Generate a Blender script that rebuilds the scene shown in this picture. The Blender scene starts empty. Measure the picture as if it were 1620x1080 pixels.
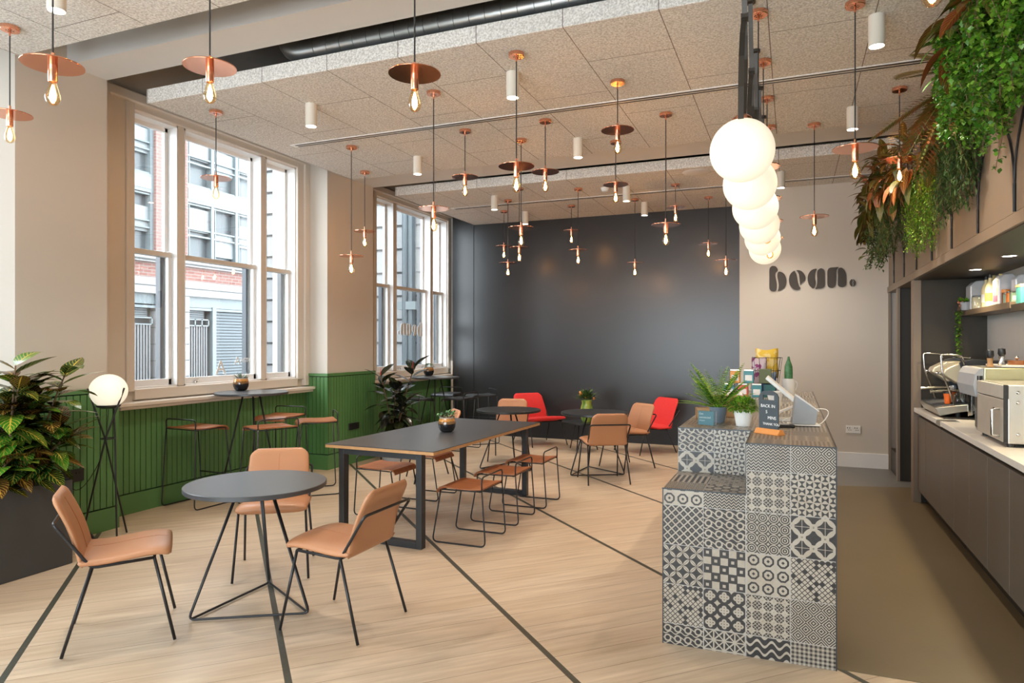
import bpy, bmesh, math, random
from mathutils import Vector, Matrix
R = math.radians
sc = bpy.context.scene
col = sc.collection

# ------------------------------------------------------------------ camera, sky, exposure
cam_d = bpy.data.cameras.new('camera'); cam = bpy.data.objects.new('camera', cam_d); col.objects.link(cam)
cam_d.sensor_width = 36; cam_d.lens = 36 * 1083 / 1620; cam_d.clip_start = 0.05; cam_d.clip_end = 200
YAW = math.atan(443 / 1083)
cam.location = (0, 0, 1.55); cam.rotation_euler = (R(90), 0, YAW); cam_d.shift_y = 3 / 1620
sc.camera = cam
sc.view_settings.view_transform = 'Standard'; sc.view_settings.look = 'None'
sc.view_settings.gamma = 1; sc.view_settings.use_curve_mapping = False
sc.view_settings.exposure = 0.8
w = bpy.data.worlds.new('overcast_sky'); sc.world = w; w.use_nodes = True
bg = w.node_tree.nodes['Background']; bg.inputs[0].default_value = (0.86, 0.93, 1.0, 1); bg.inputs[1].default_value = 8.0
sc.cycles.max_bounces = 7; sc.cycles.diffuse_bounces = 4; sc.cycles.glossy_bounces = 3
sc.cycles.transmission_bounces = 4; sc.cycles.transparent_max_bounces = 12
sc.cycles.caustics_reflective = False; sc.cycles.caustics_refractive = False
sc.cycles.sample_clamp_indirect = 3.0; sc.cycles.use_denoising = True

def portal(y0, y1, z0, z1):
    d = bpy.data.lights.new('window_daylight', 'AREA'); d.shape = 'RECTANGLE'; d.size = z1 - z0; d.size_y = y1 - y0
    d.cycles.is_portal = True
    o = bpy.data.objects.new('window_daylight', d); col.objects.link(o)
    o.location = (-5.84, (y0 + y1) / 2, (z0 + z1) / 2); o.rotation_euler = (0, R(-90), 0)
for yy in (0.548, 4.493, 8.438): portal(yy, yy + 2.23, 1.13, 3.7)
dl = bpy.data.lights.new('added_window_daylight', 'AREA'); dl.shape = 'RECTANGLE'; dl.size = 5.0; dl.size_y = 2.7; dl.cycles.is_portal = True  # portal for the unseen window added behind the camera for daylight
do = bpy.data.objects.new('added_window_daylight', dl); col.objects.link(do); do.location = (-2.4, -2.75, 1.65); do.rotation_euler = (R(90), 0, 0)

# ------------------------------------------------------------------ material helpers
class X:
    nt = None
    def __init__(s, v): s.v = v
    @staticmethod
    def m(op, *a):
        n = X.nt.nodes.new('ShaderNodeMath'); n.operation = op
        for i, q in enumerate(a):
            q = q.v if isinstance(q, X) else q
            if isinstance(q, (int, float)): n.inputs[i].default_value = q
            else: X.nt.links.new(q, n.inputs[i])
        return X(n.outputs[0])
    def __add__(s, o): return X.m('ADD', s, o)
    __radd__ = __add__
    def __sub__(s, o): return X.m('SUBTRACT', s, o)
    def __rsub__(s, o): return X.m('SUBTRACT', o, s)
    def __mul__(s, o): return X.m('MULTIPLY', s, o)
    __rmul__ = __mul__
    def __truediv__(s, o): return X.m('DIVIDE', s, o)
    def __lt__(s, o): return X.m('LESS_THAN', s, o)
    def __gt__(s, o): return X.m('GREATER_THAN', s, o)
    def abs(s): return X.m('ABSOLUTE', s)
    def frac(s): return X.m('FRACT', s)
    def floor(s): return X.m('FLOOR', s)
    def sin(s): return X.m('SINE', s)
    def sqrt(s): return X.m('SQRT', s)
    def max(s, o): return X.m('MAXIMUM', s, o)
    def min(s, o): return X.m('MINIMUM', s, o)
    def clamp(s):
        r = X.m('MINIMUM', X.m('MAXIMUM', s, 0.0), 1.0); return r

def newmat(name):
    m = bpy.data.materials.new(name); m.use_nodes = True
    X.nt = m.node_tree
    return m, m.node_tree, m.node_tree.nodes['Principled BSDF']
def mixc(fac, a, b):
    n = X.nt.nodes.new('ShaderNodeMix'); n.data_type = 'RGBA'
    fac = fac.v if isinstance(fac, X) else fac
    if isinstance(fac, (int, float)): n.inputs[0].default_value = fac
    else: X.nt.links.new(fac, n.inputs[0])
    for i, q in ((6, a), (7, b)):
        if isinstance(q, (tuple, list)): n.inputs[i].default_value = (*q[:3], 1)
        else: X.nt.links.new(q, n.inputs[i])
    return n.outputs[2]
def noise(scale, detail=3, vec=None, rough=0.5):
    n = X.nt.nodes.new('ShaderNodeTexNoise'); n.inputs['Scale'].default_value = scale
    n.inputs['Detail'].default_value = detail; n.inputs['Roughness'].default_value = rough
    if vec is not None: X.nt.links.new(vec, n.inputs['Vector'])
    return X(n.outputs[0])
def pos():
    n = X.nt.nodes.new('ShaderNodeNewGeometry'); s = X.nt.nodes.new('ShaderNodeSeparateXYZ')
    X.nt.links.new(n.outputs['Position'], s.inputs[0]); return X(s.outputs[0]), X(s.outputs[1]), X(s.outputs[2])
def objpos():
    n = X.nt.nodes.new('ShaderNodeTexCoord'); return n.outputs['Object']
def uv():
    n = X.nt.nodes.new('ShaderNodeTexCoord'); s = X.nt.nodes.new('ShaderNodeSeparateXYZ')
    X.nt.links.new(n.outputs['UV'], s.inputs[0]); return X(s.outputs[0]), X(s.outputs[1])
def comb(a, b, c=0.0):
    n = X.nt.nodes.new('ShaderNodeCombineXYZ')
    for i, q in enumerate((a, b, c)):
        if isinstance(q, X): X.nt.links.new(q.v, n.inputs[i])
        else: n.inputs[i].default_value = q
    return n.outputs[0]
def wnoise(vec):
    n = X.nt.nodes.new('ShaderNodeTexWhiteNoise'); n.noise_dimensions = '3D'; X.nt.links.new(vec, n.inputs[0]); return X(n.outputs[0])
def bump(b, h, strength=0.2, dist=0.01):
    n = X.nt.nodes.new('ShaderNodeBump'); n.inputs['Strength'].default_value = strength; n.inputs['Distance'].default_value = dist
    X.nt.links.new(h.v if isinstance(h, X) else h, n.inputs['Height']); X.nt.links.new(n.outputs[0], b.inputs['Normal'])
def setc(b, c):
    if isinstance(c, (tuple, list)): b.inputs['Base Color'].default_value = (*c[:3], 1)
    else: X.nt.links.new(c, b.inputs['Base Color'])
def M(name, c, rough=0.5, metal=0.0, var=0.12, vs=6.0, bs=0.0, bscale=60.0, coat=0.0, spec=0.5):
    m, nt, b = newmat(name)
    n = noise(vs, 3, objpos())
    d = tuple(max(0, x * (1 - var)) for x in c); l = tuple(min(1, x * (1 + var)) for x in c)
    setc(b, mixc(n, d, l)); b.inputs['Roughness'].default_value = rough; b.inputs['Metallic'].default_value = metal
    b.inputs['Coat Weight'].default_value = coat; b.inputs['Specular IOR Level'].default_value = spec
    if bs: bump(b, noise(bscale, 3, objpos()), bs)
    return m
def EM(name, c, s):
    m, nt, b = newmat(name); b.inputs['Base Color'].default_value = (0, 0, 0, 1)
    b.inputs['Emission Color'].default_value = (*c, 1); b.inputs['Emission Strength'].default_value = s; return m
def GL(name, tint=(1, 1, 1), gloss=0.08, rough=0.02):
    m = bpy.data.materials.new(name); m.use_nodes = True; nt = m.node_tree; nt.nodes.clear(); X.nt = nt
    o = nt.nodes.new('ShaderNodeOutputMaterial'); t = nt.nodes.new('ShaderNodeBsdfTransparent'); t.inputs[0].default_value = (*tint, 1)
    g = nt.nodes.new('ShaderNodeBsdfGlossy'); g.inputs['Roughness'].default_value = rough
    lw = nt.nodes.new('ShaderNodeLayerWeight'); lw.inputs[0].default_value = 0.25
    f = (X(lw.outputs[1]) * 0.6 + gloss).clamp()
    mx = nt.nodes.new('ShaderNodeMixShader'); nt.links.new(f.v, mx.inputs[0]); nt.links.new(t.outputs[0], mx.inputs[1]); nt.links.new(g.outputs[0], mx.inputs[2])
    nt.links.new(mx.outputs[0], o.inputs[0]); return m

# ------------------------------------------------------------------ mesh helpers
class MB:
    def __init__(s): s.v = []; s.f = []; s.mi = []; s.uv = []; s.mats = []
    def slot(s, m):
        if m is None: return 0
        if m not in s.mats: s.mats.append(m)
        return s.mats.index(m)
    def face(s, pts, m=None, uvs=None):
        b = len(s.v); s.v += [tuple(p) for p in pts]; s.f.append(tuple(range(b, b + len(pts)))); s.mi.append(s.slot(m)); s.uv.append(uvs)
    def box(s, x0, x1, y0, y1, z0, z1, m=None, mat=None):
        P = [Vector(p) for p in ((x0,y0,z0),(x1,y0,z0),(x1,y1,z0),(x0,y1,z0),(x0,y0,z1),(x1,y0,z1),(x1,y1,z1),(x0,y1,z1))]
        if mat is not None: P = [mat @ p for p in P]
        b = len(s.v); s.v += [tuple(p) for p in P]
        for q in ((0,3,2,1),(4,5,6,7),(0,1,5,4),(1,2,6,5),(2,3,7,6),(3,0,4,7)):
            s.f.append(tuple(b + i for i in q)); s.mi.append(s.slot(m)); s.uv.append(None)
        return s
    def grid(s, rows, m=None, close_u=False, uvf=None):
        # rows: list of lists of points
        b = len(s.v); n = len(rows[0])
        for r in rows: s.v += [tuple(p) for p in r]
        for i in range(len(rows) - 1):
            for j in range(n if close_u else n - 1):
                j2 = (j + 1) % n
                s.f.append((b + i*n + j, b + i*n + j2, b + (i+1)*n + j2, b + (i+1)*n + j)); s.mi.append(s.slot(m))
                s.uv.append([uvf(i, j), uvf(i, j+1), uvf(i+1, j+1), uvf(i+1, j)] if uvf else None)
        return b
    def tube(s, pts, r, n=8, m=None, closed=False, caps=True):
        P = [Vector(p) for p in pts]; k = len(P); rr = r if isinstance(r, (list, tuple)) else [r] * k
        rows = []; up = None
        for i in range(k):
            if closed: t = (P[(i+1) % k] - P[i-1]).normalized()
            else: t = (P[min(i+1, k-1)] - P[max(i-1, 0)]).normalized()
            if up is None:
                up = Vector((0,0,1)) if abs(t.z) < 0.9 else Vector((1,0,0))
            a = t.cross(up)
            if a.length < 1e-5: a = t.cross(Vector((0,1,0)))
            a.normalize(); c = a.cross(t).normalized(); up = c
            rows.append([P[i] + (a * math.cos(2*math.pi*j/n) + c * math.sin(2*math.pi*j/n)) * rr[i] for j in range(n)])
        if closed: rows.append(rows[0])
        b = s.grid(rows, m, True)
        if caps and not closed:
            s.f.append(tuple(b + j for j in range(n))[::-1]); s.mi.append(s.slot(m)); s.uv.append(None)
            s.f.append(tuple(b + (k-1)*n + j for j in range(n))); s.mi.append(s.slot(m)); s.uv.append(None)
        return s
    def lathe(s, prof, n=24, c=(0,0,0), m=None, sx=1, sy=1):
        rows = [[(c[0] + r*sx*math.cos(2*math.pi*j/n), c[1] + r*sy*math.sin(2*math.pi*j/n), c[2] + z) for j in range(n)] for r, z in prof]
        s.grid(rows, m, True); return s
    def cyl(s, x, y, z0, z1, r, n=24, m=None, r2=None):
        r2 = r if r2 is None else r2
        s.lathe([(0.0001, z0), (r, z0), (r2, z1), (0.0001, z1)], n, (x, y, 0), m); return s
    def prism(s, poly, f0, f1, m=None):
        # poly list of 2D; f0,f1 map (a,b)->3D for the two faces
        A = [f0(*p) for p in poly]; B = [f1(*p) for p in poly]; b = len(s.v); n = len(poly)
        s.v += [tuple(p) for p in A] + [tuple(p) for p in B]
        k = s.slot(m)
        s.f.append(tuple(range(b, b+n))[::-1]); s.f.append(tuple(range(b+n, b+2*n)))
        s.mi += [k, k]; s.uv += [None, None]
        for i in range(n):
            j = (i+1) % n; s.f.append((b+i, b+j, b+n+j, b+n+i)); s.mi.append(k); s.uv.append(None)
        return s
    def sphere(s, c, r, n=24, k=14, m=None, sz=1.0):
        return s.lathe([(max(1e-4, r*math.sin(math.pi*i/k)), -r*sz*math.cos(math.pi*i/k)) for i in range(k+1)], n, c, m)
    def build(s, name, mat=None, parent=None, smooth=False, bevel=0.0, loc=(0,0,0), rz=0.0, seg=2, merge=True, sub=0, solid=0.0, recalc=True):
        me = bpy.data.meshes.new(name); me.from_pydata(s.v, [], s.f)
        mats = s.mats if s.mats else [mat]
        for q in mats: me.materials.append(q)
        for p, k in zip(me.polygons, s.mi): p.material_index = k
        if any(u is not None for u in s.uv):
            l = me.uv_layers.new(name='UVMap')
            for p, u in zip(me.polygons, s.uv):
                if u:
                    for li, q in zip(p.loop_indices, u): l.data[li].uv = q
        bm = bmesh.new(); bm.from_mesh(me)
        if merge: bmesh.ops.remove_doubles(bm, verts=bm.verts, dist=1e-5)
        if recalc: bmesh.ops.recalc_face_normals(bm, faces=bm.faces)
        bm.to_mesh(me); bm.free()
        if smooth: me.shade_smooth(); 
        if smooth == 'auto': me.set_sharp_from_angle(angle=R(35))
        o = bpy.data.objects.new(name, me); col.objects.link(o)
        o.location = loc; o.rotation_euler = (0, 0, rz)
        if parent is not None: o.parent = parent
        if solid:
            q = o.modifiers.new('solid', 'SOLIDIFY'); q.thickness = solid; q.offset = 0
        if bevel:
            q = o.modifiers.new('bevel', 'BEVEL'); q.width = bevel; q.segments = seg; q.limit_method = 'ANGLE'; q.angle_limit = R(40)
        if sub:
            q = o.modifiers.new('sub', 'SUBSURF'); q.levels = sub; q.render_levels = sub
        return o

def thing(name, label, cat, loc=(0,0,0), rz=0.0, group=None):
    o = bpy.data.objects.new(name, None); col.objects.link(o); o.location = loc; o.rotation_euler = (0,0,rz)
    o.empty_display_size = 0.1
    return tag(o, label, cat, group)
def tag(o, label, cat, group=None):
    o['label'] = label; o['category'] = cat
    if group: o['group'] = group
    return o
def struct(o, label=None):
    o['kind'] = 'structure'
    if label: o['label'] = label
    return o
def kids(o): return [c for c in bpy.data.objects if c.parent == o]
def dup(root, loc, rz=0.0, label=None, group=None, swap=None):
    ks = {}
    def rec(o, par):
        c = o.copy(); col.objects.link(c)
        if par is not None: c.parent = par
        for k in KID.get(o.name, kids(o)): rec(k, c)
        return c
    r = rec(root, None); r.location = loc; r.rotation_euler = (0, 0, rz)
    if label: r['label'] = label
    if group: r['group'] = group
    return r
KID = {}
def arc(p0, p1, p2, n=5):
    p0, p1, p2 = Vector(p0), Vector(p1), Vector(p2)
    return [(1-t)**2*p0 + 2*t*(1-t)*p1 + t*t*p2 for t in [i/n for i in range(n+1)]]
def rounded(pts, r, n=4, closed=False):
    P = [Vector(p) for p in pts]; out = []
    k = len(P)
    for i in range(k):
        if not closed and i in (0, k-1): out.append(P[i]); continue
        a, b, c = P[i-1], P[i], P[(i+1) % k]
        ra = min(r, (a-b).length*0.45); rc = min(r, (c-b).length*0.45)
        out += arc(b + (a-b).normalized()*ra, b, b + (c-b).normalized()*rc, n)
    return out
def smoothpoly(P, n=5):
    out = []; k = len(P)
    for i in range(k):
        p0, p1, p2, p3 = [Vector(P[(i+d) % k] + (0,)) if len(P[0]) == 2 else Vector(P[(i+d) % k]) for d in (-1, 0, 1, 2)]
        for j in range(n):
            t = j / n
            q = 0.5*((2*p1) + (p2-p0)*t + (2*p0-5*p1+4*p2-p3)*t*t + (3*p1-p0-3*p2+p3)*t**3)
            out.append((q.x, q.y))
    return out

# ------------------------------------------------------------------ materials
m_wall = M('beige_wall_paint', (0.60, 0.55, 0.48), 0.7, var=0.02, vs=2)
m_white = M('white_gloss_paint', (0.84, 0.84, 0.83), 0.35, var=0.02)
m_casing = M('cream_casing_paint', (0.70, 0.65, 0.58), 0.45, var=0.03)
m_green = M('green_panel_paint', (0.085, 0.215, 0.07), 0.42, var=0.05)
m_groove = M('green_groove', (0.012, 0.035, 0.012), 0.8)
m_beam = M('beam_plaster', (0.66, 0.66, 0.65), 0.7, var=0.02)
m_soffit = M('dark_ceiling_void', (0.16, 0.15, 0.14), 0.9)
m_copper = M('polished_copper', (0.82, 0.36, 0.22), 0.13, 1.0, var=0.05)
m_coppers = M('satin_copper', (0.86, 0.40, 0.26), 0.24, 1.0, var=0.06)
m_black = M('black_metal', (0.022, 0.022, 0.024), 0.38, 0.3, var=0.1)
m_cord = M('black_cord', (0.02, 0.02, 0.02), 0.6)
m_spot = M('cream_spot_paint', (0.72, 0.68, 0.60), 0.5, var=0.02)
m_spotlit = EM('spot_diffuser_glow', (1, 0.93, 0.82), 14)
m_fil = EM('bulb_filament_glow', (1.0, 0.50, 0.16), 110)
m_bulb = GL('amber_bulb_glass', (1.0, 0.86, 0.62), 0.06)
m_glass = GL('window_glass', (0.97, 0.99, 0.99), 0.03)
m_clear = GL('clear_acrylic', (0.93, 0.96, 0.96), 0.08)
m_globe = EM('opal_globe_glow', (1.0, 0.91, 0.70), 0.40)
m_globe.node_tree.nodes['Principled BSDF'].inputs['Base Color'].default_value = (0.7, 0.66, 0.56, 1)
m_strap = M('bronze_strap', (0.05, 0.042, 0.033), 0.45, 0.3)
m_tan = M('tan_leather', (0.46, 0.215, 0.105), 0.38, var=0.10, vs=3, bs=0.08, bscale=90)
m_tanb = M('tan_leather_seam', (0.33, 0.13, 0.06), 0.5)
m_red = M('red_wool', (0.72, 0.035, 0.035), 0.85, var=0.1, vs=40, bs=0.2, bscale=400)
m_tabletop = M('black_linoleum', (0.050, 0.052, 0.056), 0.33, var=0.08, vs=3)
m_tabledge = M('black_table_edge', (0.025, 0.025, 0.027), 0.4)
m_marble = M('speckled_black_top', (0.018, 0.02, 0.021), 0.3, var=0.5, vs=80)
m_ply = M('oak_ply_edge', (0.50, 0.27, 0.11), 0.5, var=0.2, vs=20)
m_gun = M('charcoal_steel', (0.05, 0.054, 0.06), 0.4, 0.5)
m_dark = M('anthracite_wall', (0.022, 0.0225, 0.024), 0.30, var=0.08, vs=1.2, spec=0.6)
m_darksk = M('anthracite_skirting', (0.016, 0.017, 0.019), 0.35)
m_taupe = M('taupe_panel_paint', (0.225, 0.178, 0.132), 0.5, var=0.03, vs=2)
m_niche = M('dark_brown_niche', (0.030, 0.024, 0.015), 0.5, var=0.15)
m_door = M('taupe_cabinet_front', (0.155, 0.13, 0.105), 0.42, var=0.04, vs=2)
m_quartz = M('white_quartz', (0.74, 0.72, 0.66), 0.25, var=0.04, vs=30)
m_steel = M('brushed_steel', (0.62, 0.60, 0.54), 0.28, 1.0, var=0.06)
m_chrome = M('chrome', (0.80, 0.79, 0.76), 0.12, 1.0)
m_cream = M('cream_machine_metal', (0.60, 0.55, 0.42), 0.35, 0.5)
m_blk = M('black_plastic', (0.015, 0.015, 0.015), 0.35)
m_wh = M('white_plastic', (0.80, 0.79, 0.76), 0.35, var=0.02)
m_grey = M('grey_plastic', (0.36, 0.38, 0.40), 0.45)
m_planter = M('charcoal_planter', (0.040, 0.040, 0.038), 0.6)
m_soil = M('potting_soil', (0.03, 0.02, 0.014), 0.95, bs=0.6)
m_stem = M('woody_stem', (0.17, 0.10, 0.055), 0.8, var=0.3, vs=30)
m_slate = M('chalkboard_slate', (0.055, 0.07, 0.08), 0.7)
m_chalk = M('chalk', (0.8, 0.8, 0.78), 0.9)
m_orangewood = M('varnished_pine', (0.72, 0.27, 0.06), 0.4, var=0.15, vs=20)
m_bean = M('dark_bean_lettering', (0.045, 0.035, 0.025), 0.5)
m_alu = M('galvanised_duct', (0.40, 0.42, 0.42), 0.33, 0.9, var=0.2, vs=8)
m_walnut = None
def wood_m(name, a, b, sc_=1.0, rough=0.4):
    m, nt, bs = newmat(name); tc = nt.nodes.new('ShaderNodeTexCoord'); mp = nt.nodes.new('ShaderNodeMapping')
    mp.inputs['Scale'].default_value = (30*sc_, 2.5*sc_, 30*sc_); nt.links.new(tc.outputs['Object'], mp.inputs[0])
    n = noise(1.0, 4, mp.outputs[0]); setc(bs, mixc(n, a, b)); bs.inputs['Roughness'].default_value = rough; return m
m_walnut = wood_m('walnut_seat', (0.20, 0.055, 0.02), (0.52, 0.20, 0.08))

def ceil_m():
    m, nt, b = newmat('wood_wool_ceiling'); x, y, z = pos()
    n1 = noise(75, 3, comb(x, y, z), 0.7); n2 = noise(2.0, 2, comb(x, y, z))
    gx = ((x + 5.017) / 0.61); col_i = gx.floor(); fx = (gx.frac() - 0.5).abs()
    off = (col_i * 0.5).frac() * 1.2
    gy = ((y - 4.158 - 0.6 + off) / 1.2); fy = (gy.frac() - 0.5).abs()
    line = (fx > 0.4945).max(fy > 0.4972)
    tone = wnoise(comb(col_i, gy.floor(), 0.0)) * 0.06
    c = mixc((n1 - 0.36) * 3.6, (0.48, 0.46, 0.425), (0.88, 0.86, 0.82))
    c = mixc(tone + n2 * 0.08, c, (0.40, 0.37, 0.33)); c = mixc(line * 0.8, c, (0.10, 0.07, 0.05))
    setc(b, c); b.inputs['Roughness'].default_value = 0.95; bump(b, n1, 0.5, 0.004); return m
m_ceil = ceil_m()
def floor_m():
    m, nt, b = newmat('diagonal_oak_floor'); x, y, z = pos()
    a = (x + y) * 0.70711; t = (y - x) * 0.70711
    row = (a + 0.9475) / 1.216; ri = row.floor(); rf = (row.frac() - 0.5).abs()
    pl = t / 0.19; pi_ = pl.floor(); pf = (pl.frac() - 0.5).abs()
    rnd = wnoise(comb(ri, pi_, 1.0)); rnd2 = wnoise(comb(ri, pi_, 7.0))
    g = noise(1.0, 5, comb(a * 2.2 + rnd * 30.0, t * 26.0, rnd * 9.0), 0.6)
    g2 = noise(1.0, 3, comb(a * 1.2 + rnd2 * 30.0, t * 6.0, rnd * 5.0))
    c = mixc((g - 0.3) * 2.2, (0.40, 0.275, 0.17), (0.71, 0.56, 0.395))
    c = mixc(g2 * 0.55, c, (0.66, 0.56, 0.44)); c = mixc(rnd * 0.35, c, (0.52, 0.38, 0.25))
    c = mixc((pf > 0.490) * 0.75, c, (0.16, 0.10, 0.055))
    strip = rf > 0.4865
    sn = noise(60, 3, comb(x, y, 0.0))
    c = mixc(strip, c, mixc(sn, (0.035, 0.035, 0.025), (0.085, 0.085, 0.065)))
    setc(b, c); X.nt.links.new((g * 0.15 + 0.32).v, b.inputs['Roughness']); bump(b, (pf > 0.492) * -1.0 + g * 0.15, 0.12, 0.003)
    return m
m_floor = floor_m()
def resin_m():
    m, nt, b = newmat('olive_resin_floor'); x, y, z = pos()
    n = noise(1.6, 4, comb(x, y, 0.0)); n2 = noise(30, 4, comb(x, y * 3.0, 0.0))
    zone = (y + x * -0.25) > 8.12
    c = mixc(n * 0.7 + n2 * 0.3, (0.115, 0.083, 0.042), (0.185, 0.138, 0.075))
    c = mixc(zone, c, mixc(n2, (0.13, 0.125, 0.115), (0.19, 0.185, 0.17)))
    setc(b, c); b.inputs['Roughness'].default_value = 0.42; return m
m_resin = resin_m()
def gravel_m():
    m, nt, b = newmat('grey_gravel'); v = nt.nodes.new('ShaderNodeTexVoronoi'); v.inputs['Scale'].default_value = 60
    nt.links.new(objpos(), v.inputs['Vector']); h = X(v.outputs['Distance'])
    setc(b, mixc(h * 1.4, (0.55, 0.55, 0.54), (0.06, 0.06, 0.06))); b.inputs['Roughness'].default_value = 0.9; bump(b, h * -1.0, 0.8, 0.01); return m
m_gravel = gravel_m()
def pot_m():
    m, nt, b = newmat('glazed_pot'); tc = nt.nodes.new('ShaderNodeTexCoord'); s = nt.nodes.new('ShaderNodeSeparateXYZ'); nt.links.new(tc.outputs['Object'], s.inputs[0])
    z = X(s.outputs[2]) + (noise(40, 3, objpos()) - 0.5) * 0.035
    c = mixc(z > 0.075, (0.012, 0.012, 0.014), (0.20, 0.10, 0.035)); c = mixc(z > 0.098, c, (0.62, 0.27, 0.06)); c = mixc(z > 0.122, c, (0.50, 0.44, 0.36))
    setc(b, c); b.inputs['Roughness'].default_value = 0.12; b.inputs['Coat Weight'].default_value = 0.5; return m
m_pot = pot_m()
def vase_m():
    m, nt, b = newmat('green_drip_glaze'); n = noise(9, 3, objpos()); tc = nt.nodes.new('ShaderNodeTexCoord'); s = nt.nodes.new('ShaderNodeSeparateXYZ'); nt.links.new(tc.outputs['Object'], s.inputs[0])
    k = (X(s.outputs[0]) * 60.0).sin() * 0.5 + 0.5
    setc(b, mixc((k * 0.6 + n * 0.6).clamp(), (0.02, 0.20, 0.03), (0.55, 0.62, 0.12))); b.inputs['Roughness'].default_value = 0.12; return m
m_vase = vase_m()
def leaf_m(name, cols, vein, vd=0.5, rough=0.35, nv=9.0, vw=0.16):
    m, nt, b = newmat(name); u, v = uv(); idx = u.floor(); a = u.frac(); d = (a - 0.5).abs()
    r = wnoise(comb(idx, 3.0, 0.0)); r2 = wnoise(comb(idx, 8.0, 0.0))
    c = cols[0]
    for i, q in enumerate(cols[1:]): c = mixc(r > ((i + 1) / len(cols)), c, q)
    c = mixc(r2 * 0.35, c, tuple(x * 0.35 for x in cols[0]))
    ve = ((v * nv - d * 5.0).frac() < vw).max(d < 0.035)
    c = mixc(ve * vd * (r2 * 0.6 + 0.4), c, vein)
    setc(b, c); b.inputs['Roughness'].default_value = rough; return m
m_croton = leaf_m('croton_leaf', [(0.035, 0.17, 0.02), (0.012, 0.06, 0.012), (0.06, 0.24, 0.02), (0.085, 0.028, 0.014), (0.02, 0.09, 0.015)], (0.75, 0.50, 0.07), 0.85, 0.2)
m_crotred = leaf_m('red_croton_leaf', [(0.20, 0.085, 0.02), (0.09, 0.10, 0.02), (0.24, 0.05, 0.02), (0.045, 0.10, 0.02), (0.12, 0.055, 0.015)], (0.60, 0.36, 0.05), 0.7, 0.4)
m_rubber = leaf_m('rubber_plant_leaf', [(0.014, 0.026, 0.012), (0.028, 0.035, 0.012), (0.02, 0.02, 0.016)], (0.10, 0.11, 0.05), 0.5, 0.22, 0.0, -1)
m_fern = leaf_m('fern_leaf', [(0.18, 0.42, 0.02), (0.32, 0.50, 0.04), (0.09, 0.26, 0.02)], (0.3, 0.45, 0.05), 0.3, 0.5, 0.0, -1)
m_ivy = leaf_m('bright_ivy_leaf', [(0.09, 0.27, 0.015), (0.17, 0.36, 0.03), (0.04, 0.15, 0.012)], (0.3, 0.45, 0.05), 0.2, 0.4, 0.0, -1)
m_trail = leaf_m('trailing_leaf', [(0.075, 0.15, 0.035), (0.13, 0.20, 0.05), (0.03, 0.08, 0.02)], (0.3, 0.4, 0.1), 0.2, 0.5, 0.0, -1)
m_palm = leaf_m('palm_leaf', [(0.04, 0.07, 0.02), (0.10, 0.11, 0.03), (0.02, 0.04, 0.015)], (0.2, 0.2, 0.06), 0.2, 0.5, 0.0, -1)
m_succ = leaf_m('succulent_leaf', [(0.05, 0.22, 0.06), (0.10, 0.30, 0.10), (0.03, 0.10, 0.05)], (0.5, 0.6, 0.5), 0.3, 0.4, 0.0, -1)
m_aloe = leaf_m('striped_succulent_leaf', [(0.02, 0.07, 0.03), (0.05, 0.14, 0.05)], (0.7, 0.75, 0.7), 0.9, 0.4, 12.0, 0.35)

# ------------------------------------------------------------------ room shell
CZ = 3.57
b = MB(); b.face([(-6, -2.7, 0), (2.3, -2.7, 0), (2.3, 11, 0), (-6, 11, 0)]); struct(b.build('floor', m_floor))
b = MB(); b.box(0.19, 1.78, 3.6, 9.6, 0.0, 0.004); struct(b.build('floor_resin', m_resin))
b = MB(); b.box(-6, 2.3, -2.8, 11.1, 4.3, 4.4); struct(b.build('ceiling', m_soffit))
def raft(y0, y1, nm):
    b = MB(); b.box(-5.03, 1.06, y0, y1, CZ, CZ + 0.12); struct(b.build(nm, m_ceil, bevel=0.004, seg=1))
raft(-2.4, 3.15, 'ceiling_raft'); raft(4.17, 7.08, 'ceiling_raft'); raft(8.07, 10.58, 'ceiling_raft')
b = MB(); b.box(-5.9, 2.0, 3.66, 4.0, 3.74, 4.3); struct(b.build('ceiling_beam', m_beam))
b = MB(); b.box(-5.9, 2.0, 7.0, 7.91, 3.67, 4.3); struct(b.build('ceiling_beam', m_beam))

# window wall: piers, spandrels below, heads above
WY = (0.548, 4.493, 8.438)
b = MB()
b.box(-5.95, -5.28, -2.7, 0.1, 0, 4.3)
for y0, y1 in ((3.27, 4.0), (6.92, 7.91)): b.box(-5.95, -5.28, y0, y1, 0, 4.3)
for y0, y1 in ((0.1, 3.27), (4.0, 6.92), (7.91, 10.95)): b.box(-5.95, -5.60, y0, y1, 0, 1.13); b.box(-5.95, -5.60, y0, y1, 3.74, 4.3)
for s in WY:
    b.box(-5.95, -5.60, s - 0.40, s, 1.13, 3.74); b.box(-5.95, -5.60, s + 2.23, s + 2.53, 1.13, 3.74)
struct(b.build('wall_left', m_wall))
# green tongue and groove cladding, one panel per pier or bay
def cladding(nm, a, bb, axis, fixed, z1, sk=0.18, out=0.025):
    # axis 'y': runs along y at x=fixed, faces +x ; axis 'x': runs along x at y=fixed, faces -y
    b = MB()
    L = bb - a; n = max(1, round(L / 0.058)); w_ = L / n
    def bx(p0, p1, d0, d1, z0_, z1_, m):
        if axis == 'y': b.box(fixed + d0, fixed + d1, p0, p1, z0_, z1_, m)
        else: b.box(p0, p1, fixed - d1, fixed - d0, z0_, z1_, m)
    bx(a, bb, 0, out * 0.35, sk, z1 - 0.035, m_groove)
    for i in range(n): bx(a + i*w_ + 0.004, a + (i+1)*w_ - 0.004, 0, out, sk + 0.012, z1 - 0.045, m_green)
    bx(a, bb, 0, out + 0.004, 0.0, sk, m_green); bx(a, bb, 0, out + 0.004, z1 - 0.035, z1, m_green)
    return struct(b.build(nm, m_green))
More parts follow.
